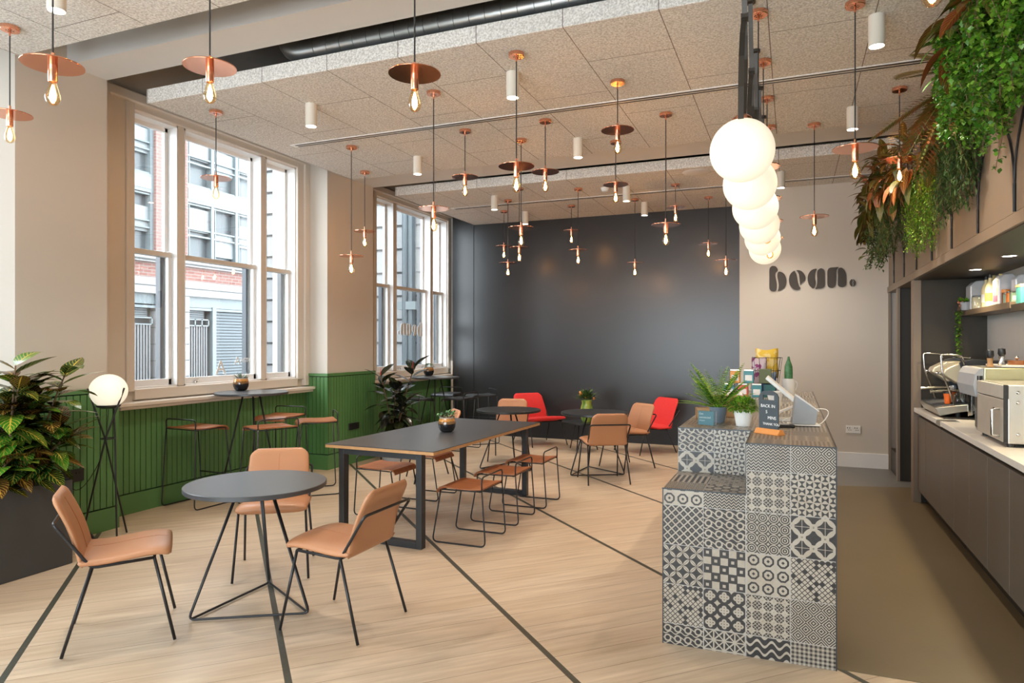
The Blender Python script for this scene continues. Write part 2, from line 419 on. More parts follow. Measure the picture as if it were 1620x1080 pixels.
for y0, y1 in ((3.24, 4.09), (6.90, 7.93)): cladding('wall_left_cladding', y0, y1, 'y', -5.28, 1.18)
cladding('wall_left_cladding', -2.5, 0.12, 'y', -5.28, 1.18)
for y0, y1 in ((0.12, 3.24), (4.09, 6.88), (7.93, 10.9)): cladding('wall_left_cladding', y0, y1, 'y', -5.598, 0.995)
for yf in (3.268, 6.918): cladding('wall_left_cladding', -5.598, -5.255, 'x', yf, 1.18)

def window(k, s):
    w = bpy.data.objects.new('window_%d' % k, None); col.objects.link(w); w['kind'] = 'structure'
    e = s + 2.23; ms = ((s + 0.503, s + 0.581), (s + 1.652, s + 1.724)); z0, z1, zm = 1.13, 3.69, 2.42
    b = MB()
    b.box(-5.80, -5.565, s - 0.36, s, z0 - 0.02, z1 + 0.11); b.box(-5.80, -5.565, e, e + 0.17, z0 - 0.02, z1 + 0.11)
    b.box(-5.80, -5.565, s, e, z1, z1 + 0.11); b.box(-5.80, -5.565, s, e, z0 - 0.10, z0)
    b.box(-5.60, -5.545, s - 0.10, s - 0.07, z0, z1 + 0.05); b.box(-5.60, -5.52, s - 0.385, s - 0.28, z0 - 0.10, z1 + 0.14); b.box(-5.60, -5.54, e + 0.11, e + 0.2, z0 - 0.10, z1 + 0.14)
    b.box(-5.60, -5.52, s - 0.28, e + 0.11, z1 + 0.06, z1 + 0.14)
    for a, c in ms: b.box(-5.80, -5.60, a, c, z0, z1)
    b.build('casing', m_casing, w, bevel=0.008)
    b = MB(); b.box(-5.62, -5.44, s - 0.25, e + 0.20, 0.985, 1.02); b.box(-5.62, -5.47, s - 0.22, e + 0.18, 0.955, 0.985)
    b.build('sill', m_casing, w, bevel=0.008)
    for a, c in ((s, ms[0][0]), (ms[0][1], ms[1][0]), (ms[1][1], e)):
        X0, X1 = -5.715, -5.675; st = 0.045
        lo2 = MB(); lo2.box(X0, X1, a, a + st, z0, zm + 0.03, m_white); lo2.box(X0, X1, c - st, c, z0, zm + 0.03, m_white)
        lo2.box(X0, X1, a, c, z0, z0 + 0.075, m_white); lo2.box(X0, X1 + 0.012, a, c, zm - 0.025, zm + 0.022, m_casing)
        sash = lo2.build('lower_sash', m_white, w, bevel=0.004)
        g = MB(); g.box(-5.699, -5.693, a + st, c - st, z0 + 0.07, zm - 0.02); g.build('pane', m_glass, sash)
        up = MB(); X0, X1 = -5.765, -5.725
        up.box(X0, X1, a, a + st, zm - 0.02, z1, m_white); up.box(X0, X1, c - st, c, zm - 0.02, z1, m_white)
        up.box(X0, X1, a, c, z1 - 0.06, z1, m_white); up.box(X0, X1, a, c, zm - 0.02, zm + 0.03, m_white)
        sash2 = up.build('upper_sash', m_white, w, bevel=0.004)
        g = MB(); g.box(-5.748, -5.742, a + st, c - st, zm + 0.02, z1 - 0.05); g.build('pane', m_glass, sash2)
        t = MB()
        t.box(-5.725, -5.60, a, a + 0.012, z0, z1, m_white); t.box(-5.725, -5.60, c - 0.012, c, z0, z1, m_white)
        t.box(-5.725, -5.60, a, c, z1 - 0.02, z1, m_white); t.box(-5.835, -5.775, c - 0.055, c - 0.005, z0, zm, m_gun); t.box(-5.725, -5.60, a, c, z0, z0 + 0.015, m_white)  # charcoal strip stands in for the shadow gap beside each lower pane
        t.build('sash_channel_shadow_gap', m_white, w)
    a, c = ms[0][1], ms[1][0]
    for yy in (a + 0.2, c - 0.2):
        t = MB(); t.cyl(-5.665, yy, z0 + 0.02, z0 + 0.035, 0.018, 12); t.tube([(-5.665, yy, z0+0.03), (-5.655, yy+0.03, z0+0.055)], 0.007, 6); t.build('sash_lift', m_chrome, w, smooth='auto')
    return w
w0 = window(3, WY[0]); w1 = window(1, WY[1]); w2 = window(2, WY[2])
b = MB(); b.box(-5.95, -5.45, 10.9, 11.0, 0, 4.3); struct(b.build('wall_far_return', m_wall))
b = MB(); b.box(-5.45, -0.6, 10.6, 11.0, 0, 4.3); struct(b.build('wall_far_dark', m_dark))
b = MB(); b.box(-5.45, -0.645, 10.57, 10.6, 0, 0.30); struct(b.build('baseboard_far_dark', m_darksk, bevel=0.004))
b = MB(); b.box(-5.05, -5.04, 10.592, 10.6, 0.30, 3.57); struct(b.build('trim_1', m_blk))
b = MB(); b.box(-5.47, -5.44, 10.58, 10.9, 0, 1.25); struct(b.build('trim_2', m_casing))
b = MB(); b.box(-0.645, 2.3, 9.55, 11.0, 0, 4.3); struct(b.build('wall_far_white', m_wall))
b = MB(); b.box(-0.655, 1.10, 9.53, 9.55, 0, 0.185); struct(b.build('baseboard_far_white', m_white, bevel=0.004))
# behind the camera: unseen wall, its broad window added to bring in daylight
b = MB(); b.box(-6, -4.9, -2.8, -2.6, 0, 4.3); b.box(0.1, 2.3, -2.8, -2.6, 0, 4.3); b.box(-4.9, 0.1, -2.8, -2.6, 3.0, 4.3); b.box(-4.9, 0.1, -2.8, -2.6, 0, 0.3)
struct(b.build('wall_near', m_wall))
w4 = bpy.data.objects.new('window_4', None); col.objects.link(w4); w4['kind'] = 'structure'
b = MB()
for i in range(5): b.box(-4.9 + i*1.23, -4.82 + i*1.23, -2.76, -2.64, 0.3, 3.0)
b.box(-4.9, 0.1, -2.76, -2.64, 0.3, 0.38); b.box(-4.9, 0.1, -2.76, -2.64, 2.92, 3.0)
b.build('window_frame', m_black, w4)
b = MB(); b.box(-4.85, 0.05, -2.705, -2.695, 0.35, 2.95); b.build('pane', m_glass, w4)

# right wall: fascia above the service counter, niches, splashback
b = MB(); b.box(1.72, 2.2, -2.7, 9.55, 0, 4.3); struct(b.build('wall_right', m_wall))
b = MB(); b.box(1.10, 1.72, -2.6, 9.55, 2.25, 4.3); struct(b.build('wall_right_fascia', m_taupe))
b = MB(); b.box(1.085, 1.72, -2.6, 9.55, 2.17, 2.24); struct(b.build('trim_3', m_taupe, bevel=0.003))
b = MB(); b.box(1.103, 1.72, -2.6, 7.70, 2.163, 2.17); struct(b.build('ceiling_soffit', m_niche))
b = MB(); b.box(1.10, 1.72, 7.70, 7.72, 0, 2.17, m_niche)
b.box(1.095, 1.16, 7.655, 7.70, 0, 2.17, m_taupe)
b.box(1.11, 1.72, 8.78, 8.82, 0, 2.17, m_niche); b.box(1.095, 1.12, 8.74, 8.86, 0, 2.17, m_taupe); b.box(1.095, 1.12, 9.50, 9.55, 0, 2.17, m_taupe)
b.box(1.095, 1.12, 7.70, 7.80, 0, 2.17, m_taupe); b.box(1.69, 1.72, 7.7, 9.55, 0, 2.17, m_niche)
b.box(1.12, 1.70, 8.86, 9.52, 0, 0.27, m_niche)
struct(b.build('wall_right_niches', m_niche))
b = MB(); b.box(1.15, 1.70, 7.672, 7.70, 0.93, 2.163); struct(b.build('wall_right_return', m_niche))
b = MB(); b.box(1.705, 1.72, -2.5, 7.68, 0.93, 2.163); struct(b.build('wall_right_splashback', M('pale_splashback', (0.66, 0.64, 0.60), 0.3, var=0.02)))

# black wire arches on the fascia
def arches():
    sp = 0.776; z0, zs, za = 2.25, 2.40, 2.93
    for i in range(-1, 9):
        y = 9.03 - i * sp
        if y < 2.5: break
        b = MB(); X_ = 1.092
        b.tube([(X_, y, z0), (X_, y, zs)], 0.008, 6)
        for sg in (-1, 1):
            if y + sg*sp*0.6 > 9.5: continue
            b.tube([(X_, y, zs - 0.01)] + [(X_, y + sg * (sp/2) * (t**1.7), zs + (za - zs) * (t ** 0.85)) for t in [j/8 for j in range(1, 9)]] + [(X_, y + sg*(sp/2 + 0.12), za + 0.35), (X_, y + sg*(sp/2 + 0.16), za + 0.6)], 0.006, 6)
        if y + 0.1 < 9.5:
            o = b.build('wire_arch', m_black)
            tag(o, ARCHL[(i + 1) % len(ARCHL)] , 'trellis', 'black wire arches on the taupe fascia')
ARCHL = ['black wire arch on the taupe fascia nearest the back wall'] + ['black wire arch on the taupe fascia, %s from the back wall' % q for q in ('second', 'third', 'fourth', 'fifth', 'sixth', 'seventh', 'eighth', 'ninth')]
arches()
# duct
d = thing('ventilation_duct', 'silver spiral duct running above the ceiling panels beside the white beam', 'duct')
b = MB(); pts = [(-3.75, 4.42, 4.2)] + arc((-3.75, 4.42, 4.05), (-3.75, 4.42, 3.87), (-3.55, 4.42, 3.87), 6); rr = [0.095]*len(pts); x = -3.45
while x < 1.9:
    for dx, r_ in ((-0.008, 0.094), (-0.006, 0.099), (0.006, 0.099), (0.008, 0.094)): pts.append((x + dx, 4.42, 3.87)); rr.append(r_)
    x += 0.122
b.tube(pts, rr, 20); b.build('duct_pipe', m_alu, d, smooth='auto')
# slot diffusers
for y, lab in ((5.64, 'long white twin-slot air diffuser let into the middle ceiling panels'), (9.18, 'long twin-slot air diffuser let into the ceiling near the dark wall')):
    d = thing('slot_diffuser', lab, 'vent', (0, y, CZ))
    b = MB(); b.box(-4.73, 0.95, -0.045, 0.045, -0.006, 0.0); b.build('frame', m_white, d)
    b = MB()
    for dy in (-0.022, 0.022): b.box(-4.68, 0.92, dy - 0.009, dy + 0.009, -0.0085, -0.006)
    b.build('slot', m_blk, d)
b = MB(); b.lathe([(0.0001, -0.012), (0.12, -0.012), (0.155, -0.006), (0.165, 0)], 32); tag(b.build('ceiling_speaker', m_beam, loc=(-1.04, 8.30, CZ), smooth='auto'), 'flush round pale speaker in the ceiling before the white wall', 'speaker')
b = MB(); b.lathe([(0.0001, -0.05), (0.035, -0.05), (0.05, -0.02), (0.055, 0)], 20); tag(b.build('smoke_detector', m_wh, loc=(-2.25, 8.69, CZ), smooth='auto'), 'small white smoke detector on the ceiling among the far pendants', 'detector')

# ------------------------------------------------------------------ pendants
def pendant_parts(root, zd):
    H = CZ - zd
    b = MB(); b.lathe([(0.0001, 0), (0.055, 0), (0.055, -0.022), (0.052, -0.026), (0.0001, -0.026)], 24); b.cyl(0, 0, -0.06, -0.026, 0.006, 8); b.build('ceiling_rose', m_coppers, root, smooth='auto')
    b = MB(); b.tube([(0, 0, -0.05), (0, 0, -H + 0.05)], 0.0042, 6); b.build('cord', m_cord, root)
    b = MB(); b.lathe([(0.018, -H + 0.002), (0.06, -H + 0.0025), (0.125, -H + 0.003), (0.1255, -H + 0.0), (0.125, -H - 0.002), (0.018, -H - 0.002)], 40); b.build('disc_shade', m_copper, root, smooth='auto')
    b = MB(); b.lathe([(0.0001, -H + 0.055), (0.007, -H + 0.055), (0.007, -H + 0.018), (0.019, -H + 0.016), (0.019, -H - 0.072), (0.0175, -H - 0.076), (0.0001, -H - 0.076)], 20); b.build('lamp_holder', m_coppers, root, smooth='auto')
    zb = -H - 0.07
    b = MB(); prof = [(0.013, 0), (0.015, -0.012), (0.022, -0.035), (0.030, -0.062), (0.032, -0.078), (0.027, -0.096), (0.016, -0.108), (0.004, -0.112), (0.0001, -0.112)]
    b.lathe([(r, zb + z) for r, z in prof], 20); bulb = b.build('bulb', m_bulb, root, smooth=True)
    b = MB(); b.lathe([(0.002, zb - 0.018), (0.006, zb - 0.03), (0.012, zb - 0.055), (0.0135, zb - 0.075), (0.010, zb - 0.09), (0.0001, zb - 0.092)], 8); b.build('filament', m_fil, bulb, smooth=True)
G_ = 'copper disc pendants hung from the ceiling panels'
PEND = [
 (-4.62, 2.83, None, 181, 4.40, 'copper disc pendant lowest and nearest the left pier, its rose cut by the frame'),
 (None, None, (83.5, 3.075), 103, None, 'large copper disc pendant hanging before the upper left pier and white beam'),
 (None, None, (332, 3.40), 106, None, 'pale reflecting copper disc pendant beneath the silver duct end'),
 (None, None, (349, 2.90), None, 3.19, 'copper pendant showing only its amber bulb under the beam'),
 (None, None, (656, 3.29), 117, None, 'copper disc pendant with brown underside below the spiral duct'),
 (-4.637, 4.536, None, 282, None, 'small copper disc pendant hanging before the centre pane of the near window'),
 (-4.182, 5.874, None, 405, None, 'long copper disc pendant hanging low before the beige pier between the windows'),
 (-4.646, 6.788, None, 366, None, 'copper disc pendant close to the pier edge beside the far window'),
 (-2.664, 4.85, None, 330, None, 'long copper disc pendant with a silvery disc against the far window head'),
 (-2.866, 5.831, None, 280, None, 'short copper disc pendant left of centre below the slot diffuser'),
 (-1.777, 4.425, None, 263, None, 'copper disc pendant beside the white cylinder spotlight at the ceiling centre'),
 (-2.483, 6.307, None, 360, None, 'copper disc pendant on a long cord, uppermost of the cluster of four'),
 (-3.284, 8.279, None, 391.5, None, 'copper disc pendant second down in the cluster before the dark wall'),
 (-3.704, 8.903, None, 416, None, 'copper disc pendant hanging lowest in the left cluster before the dark wall'),
 (-4.065, 9.613, None, 389.5, None, 'copper disc pendant farthest left before the dark wall'),
 (-2.066, 5.846, None, 272, None, 'short copper disc pendant just right of the cylinder spotlight cord'),
 (-1.243, 5.185, None, 206, None, 'short copper disc pendant above the slot line right of centre'),
 (-1.631, 6.725, None, 292, None, 'copper disc pendant hanging under the shallow beam in front of a spotlight'),
 (-2.99, 9.607, None, 365, None, 'copper disc pendant above another in the middle of the dark wall'),
 (-2.581, 8.586, None, 395.6, None, 'copper disc pendant just below its neighbour at mid dark wall'),
 (-2.035, 9.516, None, 415.8, None, 'copper disc pendant hanging alone and low over the black tables'),
 (-1.026, 6.075, None, 355.6, None, 'larger copper disc pendant on a long cord before the dark wall'),
 (-1.369, 8.829, None, 328, None, 'copper disc pendant high under the ceiling edge of the dark wall'),
 (-1.069, 9.776, None, 385.5, None, 'copper disc pendant near the right end of the dark wall'),
 (-0.72, 8.42, None, 412, None, 'lowest copper disc pendant beside the last opal globe'),
 (0.19, 6.886, None, 342.7, None, 'copper disc pendant hanging over the wall lettering'),
 (0.346, 4.527, None, 235, None, 'copper disc pendant with glowing bulb right of the opal globes'),
 (0.787, 6.172, None, 252, None, 'copper disc pendant nearly touching the hanging foliage'),
 (None, None, (1475, 2.05), None, 2.74, 'nearest copper pendant with a large amber bulb at the frame top'),
 (-0.19, 4.43, None, None, 2.62, 'copper pendant behind the first opal globe, only its rose and cord showing'),
 (-0.19, 5.21, None, None, 2.58, 'copper pendant behind the second opal globe, only its rose showing'),
 (-0.19, 6.00, None, None, 2.55, 'copper pendant behind the third opal globe, half its rose showing'),
 (-0.19, 6.80, None, None, 2.52, 'copper pendant behind the fourth opal globe, edge of its rose showing'),
]
ct, st = math.cos(YAW), math.sin(YAW)
for x, y, ud, vd, zd, lab in PEND:
    if ud:
        l = (ud[0] - 810) / 1083 * ud[1]; x = l*ct - ud[1]*st; y = l*st + ud[1]*ct
    if vd is not None:
        dd = -x*st + y*ct; zd = 1.55 + (543 - vd) * dd / 1083
    r = thing('pendant_lamp', lab, 'lamp', (x, y, CZ), 0, G_)
    if y > 4.0 and y < 4.17: r.location.z = CZ
    pendant_parts(r, zd)

# spotlights
SP = [(-3.75, 2.54, 'white cylinder spotlight cut by the top left of the frame'), (-1.93, 4.73, 'white cylinder spotlight beside the central pendant rose'), (-3.76, 4.71, 'white cylinder spotlight over the near window'),
 (-3.754, 6.476, 'white cylinder spotlight before the shallow beam on the window side'), (-1.953, 6.496, 'white cylinder spotlight before the shallow beam at the centre'), (-3.777, 8.599, 'white cylinder spotlight on the far ceiling, left end'),
 (-3.793, 9.812, 'white cylinder spotlight overlapping the dark wall at the pendant cluster'), (-1.975, 8.723, 'white cylinder spotlight partly behind a copper pendant at the far ceiling'), (-1.956, 9.799, 'white cylinder spotlight nearest the dark wall at the centre'),
 (0.483, 4.76, 'largest white cylinder spotlight right of the opal globes'), (0.48, 6.533, 'white cylinder spotlight behind a pendant cord near the foliage'), (-0.122, 8.672, 'white cylinder spotlight just right of the third opal globe')]
for x, y, lab in SP:
    r = thing('cylinder_spotlight', lab, 'light', (x, y, CZ), 0, 'white cylinder spotlights')
    b = MB(); b.lathe([(0.0001, 0), (0.047, 0), (0.047, -0.19), (0.043, -0.19), (0.042, -0.178)], 28); b.build('housing', m_spot, r, smooth='auto')
    b = MB(); b.lathe([(0.0001, -0.18), (0.042, -0.18)], 24); b.build('lens', m_spotlit, r)
    d = bpy.data.lights.new('spotlight_beam', 'SPOT'); d.energy = 50; d.color = (1.0, 0.87, 0.73); d.spot_size = R(110); d.spot_blend = 0.8; d.shadow_soft_size = 0.035
    o = bpy.data.objects.new('spotlight_beam', d); col.objects.link(o); o.location = (0, 0, -0.2); o.parent = r

# ------------------------------------------------------------------ tables
def round_table(loc, rot, lab, top_m=None, r=0.40, h=0.73, R0=0.39, group='round black tables on wire frames'):
    t = thing('round_table', lab, 'table', loc, rot, group)
    b = MB(); b.lathe([(0.0001, h), (r - 0.003, h), (r, h - 0.003), (r, h - 0.024), (r - 0.003, h - 0.027), (0.0001, h - 0.027)], 64)
    b.build('tabletop', top_m or m_tabletop, t, smooth='auto')
    V = [(R0*math.cos(R(a)), R0*math.sin(R(a))) for a in (0, 120, 240)]
    b = MB()
    for i in range(3):
        p, q = V[i], V[(i+1) % 3]
        d = Vector((q[0]-p[0], q[1]-p[1], 0)); n = Vector((d.y, -d.x, 0)).normalized()
        ti = lambda v: (v[0]*0.28, v[1]*0.28, h - 0.03)
        # one bent rod: top -> base corner -> along the floor -> next corner -> top
        o = -n * 0.010
        a0 = Vector((p[0], p[1], 0.012)) + o; a1 = Vector((q[0], q[1], 0.012)) + o
        tp = Vector(ti(p)) + o*0.6; tq = Vector(ti(q)) + o*0.6
        b = MB(); b.tube(rounded([tp, a0 + (a1-a0).normalized()*0.012, a1 - (a1-a0).normalized()*0.012, tq], 0.035), 0.0068, 8)
        b.build('leg_rod', m_black, t, smooth=True)
    return t
T1 = round_table((-2.925, 3.17, 0), R(1), 'near round black table between three tan chairs')
T2 = round_table((-3.27, 7.88, 0), R(100), 'speckled black round table beyond the end of the long table', m_marble)
T3 = round_table((-2.19, 7.96, 0), R(-3), 'speckled black round table in front of the green vase', m_marble)
t = thing('side_table', 'low dark side table under the green vase by the dark wall', 'table', (-2.82, 9.55, 0))
b = MB(); b.lathe([(0.0001, 0.42), (0.29, 0.42), (0.29, 0.40), (0.0001, 0.40)], 40); b.build('tabletop', m_marble, t, smooth='auto')
for a in (30, 150, 270):
    b = MB(); b.tube([(0.12*math.cos(R(a)), 0.12*math.sin(R(a)), 0.40), (0.24*math.cos(R(a)), 0.24*math.sin(R(a)), 0.008)], 0.008, 8); b.build('leg', m_black, t, smooth=True)
for loc, lab, rr in (((-5.12, 5.48, 0), 'high round table standing below the near window with a potted succulent', 0), ((-4.93, 9.02, 0), 'high black table in the far corner holding a small pot plant', 40)):
    t = thing('high_table', lab, 'table', loc, R(rr), 'high round tables under the windows')
    b = MB(); b.lathe([(0.0001, 1.055), (0.355, 1.055), (0.36, 1.05), (0.36, 1.035), (0.355, 1.03), (0.0001, 1.03)], 56); b.build('tabletop', m_tabletop, t, smooth='auto')
    for a in (200, 320, 80):
        b = MB(); p = (0.33*math.cos(R(a)), 0.33*math.sin(R(a)), 0.01); q = (0.09*math.cos(R(a)), 0.09*math.sin(R(a)), 1.03)
        b.tube([q, p], 0.009, 8); b.build('leg', m_black, t, smooth=True)
    b = MB(); P = [(0.33*math.cos(R(a)), 0.33*math.sin(R(a)), 0.01) for a in (200, 320, 80)]
    b.tube(P + [P[0]], 0.007, 6); b.build('foot_frame', m_black, t, smooth=True)
# long table
LR = R(-2.2)
t = thing('long_table', 'long charcoal-topped table with ply edge down the middle of the room', 'table', (-2.905, 5.51, 0), LR)
b = MB(); b.box(-0.50, 0.50, -1.04, 1.04, 0.745, 0.75); b.build('tabletop', m_tabletop, t)
b = MB(); b.box(-0.50, 0.50, -1.04, 1.04, 0.722, 0.7448); b.build('edge_band', m_ply, t)
for y in (-0.97, 1.02):
    b = MB(); ww = 0.05
    b.box(-0.40, -0.35, y - 0.03, y + 0.03, 0, 0.722); b.box(0.32, 0.37, y - 0.03, y + 0.03, 0, 0.722)
    b.box(-0.35, 0.32, y - 0.03, y + 0.03, 0, 0.05); b.box(-0.35, 0.32, y - 0.03, y + 0.03, 0.672, 0.722)
    b.build('leg_frame', m_gun, t, bevel=0.003)

# ------------------------------------------------------------------ upholstered chairs
def pad(rows, wfun, t, nx=12, puff=0.012, edge=0.35):
    # rows: list of (center point Vector, normal Vector); wfun(i)-> half width ; returns closed shell
    b = MB(); top = []; bot = []
    k = len(rows)
    for i, (c, n) in enumerate(rows):
        v = i/(k-1); hw = wfun(v); tr = []; br = []
        ve = min(v, 1-v)
        for j in range(nx+1):
            u = -1 + 2*j/nx; us = math.sin(u*math.pi/2)
            e = (1 - abs(us)**8)**0.5 if abs(us) < 1 else 0
            f = min(1.0, (ve/0.06))**0.5 if ve < 0.06 else 1.0
            th = t*0.5*e*f
            pf = puff*(1-us*us)*min(1, ve*8)
            x = us*hw
            tr.append(c + Vector((x, 0, 0)) + n*(th + pf)); br.append(c + Vector((x, 0, 0)) - n*th)
        top.append(tr); bot.append(br)
    b.grid([r[::-1] for r in top]); b.grid(bot)
    return b
def tan_chair_parts(root, leather, frame, kind='tan'):
    # seat
    prof = [(-0.185, 0.455), (-0.16, 0.449), (-0.10, 0.446), (-0.03, 0.450), (0.04, 0.458), (0.11, 0.465), (0.17, 0.467), (0.215, 0.460), (0.235, 0.448)]
    if kind == 'red': prof = [(-0.25, 0.36), (-0.20, 0.365), (-0.12, 0.36), (-0.03, 0.36), (0.06, 0.375), (0.14, 0.395), (0.22, 0.415), (0.28, 0.42), (0.31, 0.415)]
    hwS, hwB0, hwB1, bt = (0.228, 0.222, 0.200, 0.79) if kind == 'tan' else (0.30, 0.29, 0.25, 0.76)
    def rows_of(pr):
        rows = []
        for i, (y, z) in enumerate(pr):
            a = pr[max(i-1, 0)]; c = pr[min(i+1, len(pr)-1)]; d = Vector((0, c[0]-a[0], c[1]-a[1])).normalized()
            rows.append((Vector((0, y, z)), Vector((0, -d.z, d.y))))
        return rows
    def dense(pr, n=3):
        out = []
        for i in range(len(pr)-1):
            for j in range(n): out.append((pr[i][0] + (pr[i+1][0]-pr[i][0])*j/n, pr[i][1] + (pr[i+1][1]-pr[i][1])*j/n))
        return out + [pr[-1]]
    pd = dense(prof)
    b = pad(rows_of(pd), lambda v: (hwS - 0.045*max(0, (v-0.84)/0.16)**2.2), 0.042)
    seat = b.build('seat', leather, root, smooth=True)
    by0, bz0, by1 = (-0.165, 0.425, -0.295) if kind == 'tan' else (-0.235, 0.335, -0.42)
    bp = [(by0 + (by1-by0)*q - 0.018*math.sin(math.pi*q)*(-1), bz0 + (bt-bz0)*q) for q in [i/24 for i in range(25)]]
    b = pad([(c, -n) for c, n in rows_of([(y, z) for y, z in bp])], lambda v: hwB0 + (hwB1-hwB0)*v - 0.05*max(0, (v-0.84)/0.16)**2.2 - 0.02*max(0, (0.12-v)/0.12)**2, 0.036, puff=-0.008)
    back = b.build('backrest', leather, root, smooth=True)
    if kind == 'tan':
        b = MB(); pts = [Vector((0, y + 0.0, z)) for y, z in pd[3:-2]]
        b.tube([(0, y, z + 0.0335) for y, z in pd[4:-2]], 0.0012, 4); b.build('seat_seam', m_tanb, seat)
        b = MB(); b.tube([(0, y + 0.0115, z) for y, z in bp[2:23]], 0.0012, 4); b.build('backrest_seam', m_tanb, back)
    # frame
    s = 1.0 if kind == 'tan' else 1.28; zr = 0.425 if kind == 'tan' else 0.335; r_ = 0.0082
    jr, jf = (-0.125, zr), (0.155, zr + 0.015)
    if kind == 'red': jr, jf = (-0.17, zr), (0.20, zr + 0.03)
    fr, ff = (-0.25*s, 0.236*s), (0.25*s, 0.236*s)
    xs = 0.212 if kind == 'tan' else 0.27
    for sg in (-1, 1):
        b = MB(); b.tube(rounded([(sg*xs, jr[0], jr[1]), (sg*fr[1], fr[0], 0.006)], 0.01), r_, 8); b.build('leg', frame, root, smooth=True)
        b = MB(); b.tube([(sg*xs, jf[0], jf[1]), (sg*ff[1], ff[0], 0.006)], r_, 8); b.build('leg', frame, root, smooth=True)
    b = MB()
    yb, zb = (-0.285, 0.665) if kind == 'tan' else (-0.40, 0.60)
    xb = hwB1 + 0.028
    pts = [(-xs, jf[0], jf[1]), (-xs, jr[0], jr[1]), (-xb, yb, zb), (xb, yb, zb), (xs, jr[0], jr[1]), (xs, jf[0], jf[1])]
    b.tube(rounded(pts, 0.03), r_, 8); b.tube([(-xs, jf[0], jf[1]), (xs, jf[0], jf[1])], r_*0.9, 8); b.tube([(-xs, jr[0], jr[1]), (xs, jr[0], jr[1])], r_*0.9, 8)
    b.build('frame', frame, root, smooth=True)
def hd(dx, dy): return math.atan2(-dx, dy)   # rotation so that local +Y points along (dx,dy)
TAN = [((-3.325, 2.611), hd(0.336, 0.379), 'tan leather chair nearest the planter, seen from its side'),
       ((-2.307, 3.180), hd(-1, 0.0), 'tan leather chair right of the near round table, back turned to the long table'),
       ((-3.28, 3.73), hd(0.57, -0.82), 'tan leather chair behind the near round table, below the window stools'),
       ((-1.965, 7.52), hd(-0.5, 0.86), 'tan leather chair with its back to the room at the speckled round table'),
       ((-1.91, 8.46), hd(-0.59, -0.80), 'tan leather chair beside the rear red chair'),
       ((-3.50, 8.45), hd(0.2, -0.98), 'tan leather chair behind the round table, next to the left red chair'),
       ((-3.80, 6.88), hd(-0.75, -0.66), 'tan leather chair half hidden by the table-top pot plant')]
first = None
for (x, y), rz, lab in TAN:
    if first is None:
        first = thing('upholstered_chair', lab, 'chair', (x, y, 0), rz, 'tan leather chairs around the round tables'); tan_chair_parts(first, m_tan, m_black)
    else: dup(first, (x, y, 0), rz, lab)
redc = thing('lounge_chair', 'red fabric lounge chair facing right beside the low side table', 'chair', (-3.60, 9.93, 0), hd(0.75, -0.65), 'red lounge chairs'); tan_chair_parts(redc, m_red, m_black, 'red')
dup(redc, (-1.95, 9.80, 0), hd(-0.66, -0.75), 'red fabric lounge chair standing behind the tan chair by the tiled counter')

# ------------------------------------------------------------------ stools (hoop back, bent seat)
def stool_parts(root, zs, seat_m, hoop, foot=False, sw=0.19, dep=0.19):
    prof = [(-dep, zs + 0.004), (-dep*0.5, zs - 0.004), (0, zs - 0.004), (dep*0.45, zs), (dep*0.75, zs + 0.001), (dep*0.93, zs - 0.008), (dep*1.03, zs - 0.026), (dep*1.06, zs - 0.045)]
    b = MB(); rows = []
    T = 0.011
    for side in (1, -1):
        rr = []
        for i, (y, z) in enumerate(prof):
            a = prof[max(i-1, 0)]; c = prof[min(i+1, len(prof)-1)]; d = Vector((0, c[0]-a[0], c[1]-a[1])).normalized(); n = Vector((0, -d.z, d.y))
            rr.append([Vector((x, y, z)) + n*T*0.5*side for x in ([-sw, -sw*0.5, 0, sw*0.5, sw] if side > 0 else [sw, sw*0.5, 0, -sw*0.5, -sw])])
        b.grid(rr); rows.append(rr)
    # rims
    for i in range(len(prof)-1):
        b.face([rows[0][i][0], rows[1][i][-1], rows[1][i+1][-1], rows[0][i+1][0]]); b.face([rows[0][i][-1], rows[0][i+1][-1], rows[1][i+1][0], rows[1][i][0]])
    b.face([rows[0][0][0], rows[0][0][-1], rows[1][0][0], rows[1][0][-1]]); b.face([rows[0][-1][0], rows[1][-1][-1], rows[1][-1][0], rows[0][-1][-1]])
    b.build('seat', seat_m, root, bevel=0.003)
    r_ = 0.0062; sp = 0.225 if zs > 0.6 else 0.222; fx = sw + 0.012
    for sg in (-1, 1):
        x = sg*(sw + 0.006); xf = sg*(sw + (0.03 if zs > 0.6 else 0.008))
        b = MB(); b.tube(rounded([(x*0.97, dep*0.85, zs - 0.018), (xf, sp + 0.01, 0.007), (xf, -sp, 0.007), (x, -dep - 0.002, zs)], 0.045, 5), r_, 8)
        b.build('leg', m_black, root, smooth=True)
        b = MB(); b.tube([(x*0.97, dep*0.8, zs - 0.016), (x, -dep, zs - 0.010)], r_*0.9, 6); b.build('seat_rail', m_black, root, smooth=True)
    b = MB(); x = sw + 0.006
    b.tube(rounded([(-x, -dep - 0.002, zs - 0.012), (-x*1.02, -dep - 0.004, zs + hoop), (x*1.02, -dep - 0.004, zs + hoop), (x, -dep - 0.002, zs - 0.012)], 0.045, 5), r_, 8); b.build('hoop_back', m_black, root, smooth=True)
    b = MB(); b.tube([(-x*0.9, dep*0.8, zs - 0.02), (x*0.9, dep*0.8, zs - 0.02)], r_*0.8, 6); b.tube([(-x, -dep*0.9, zs - 0.014), (x, -dep*0.9, zs - 0.014)], r_*0.8, 6)
    b.build('cross_rail', m_black, root, smooth=True)
    if foot:
        b = MB(); xx = sw + 0.02; b.tube([(-xx, sp - 0.06*0.3, 0.27), (xx, sp - 0.06*0.3, 0.27)], r_, 6); b.build('footrest', m_black, root, smooth=True)
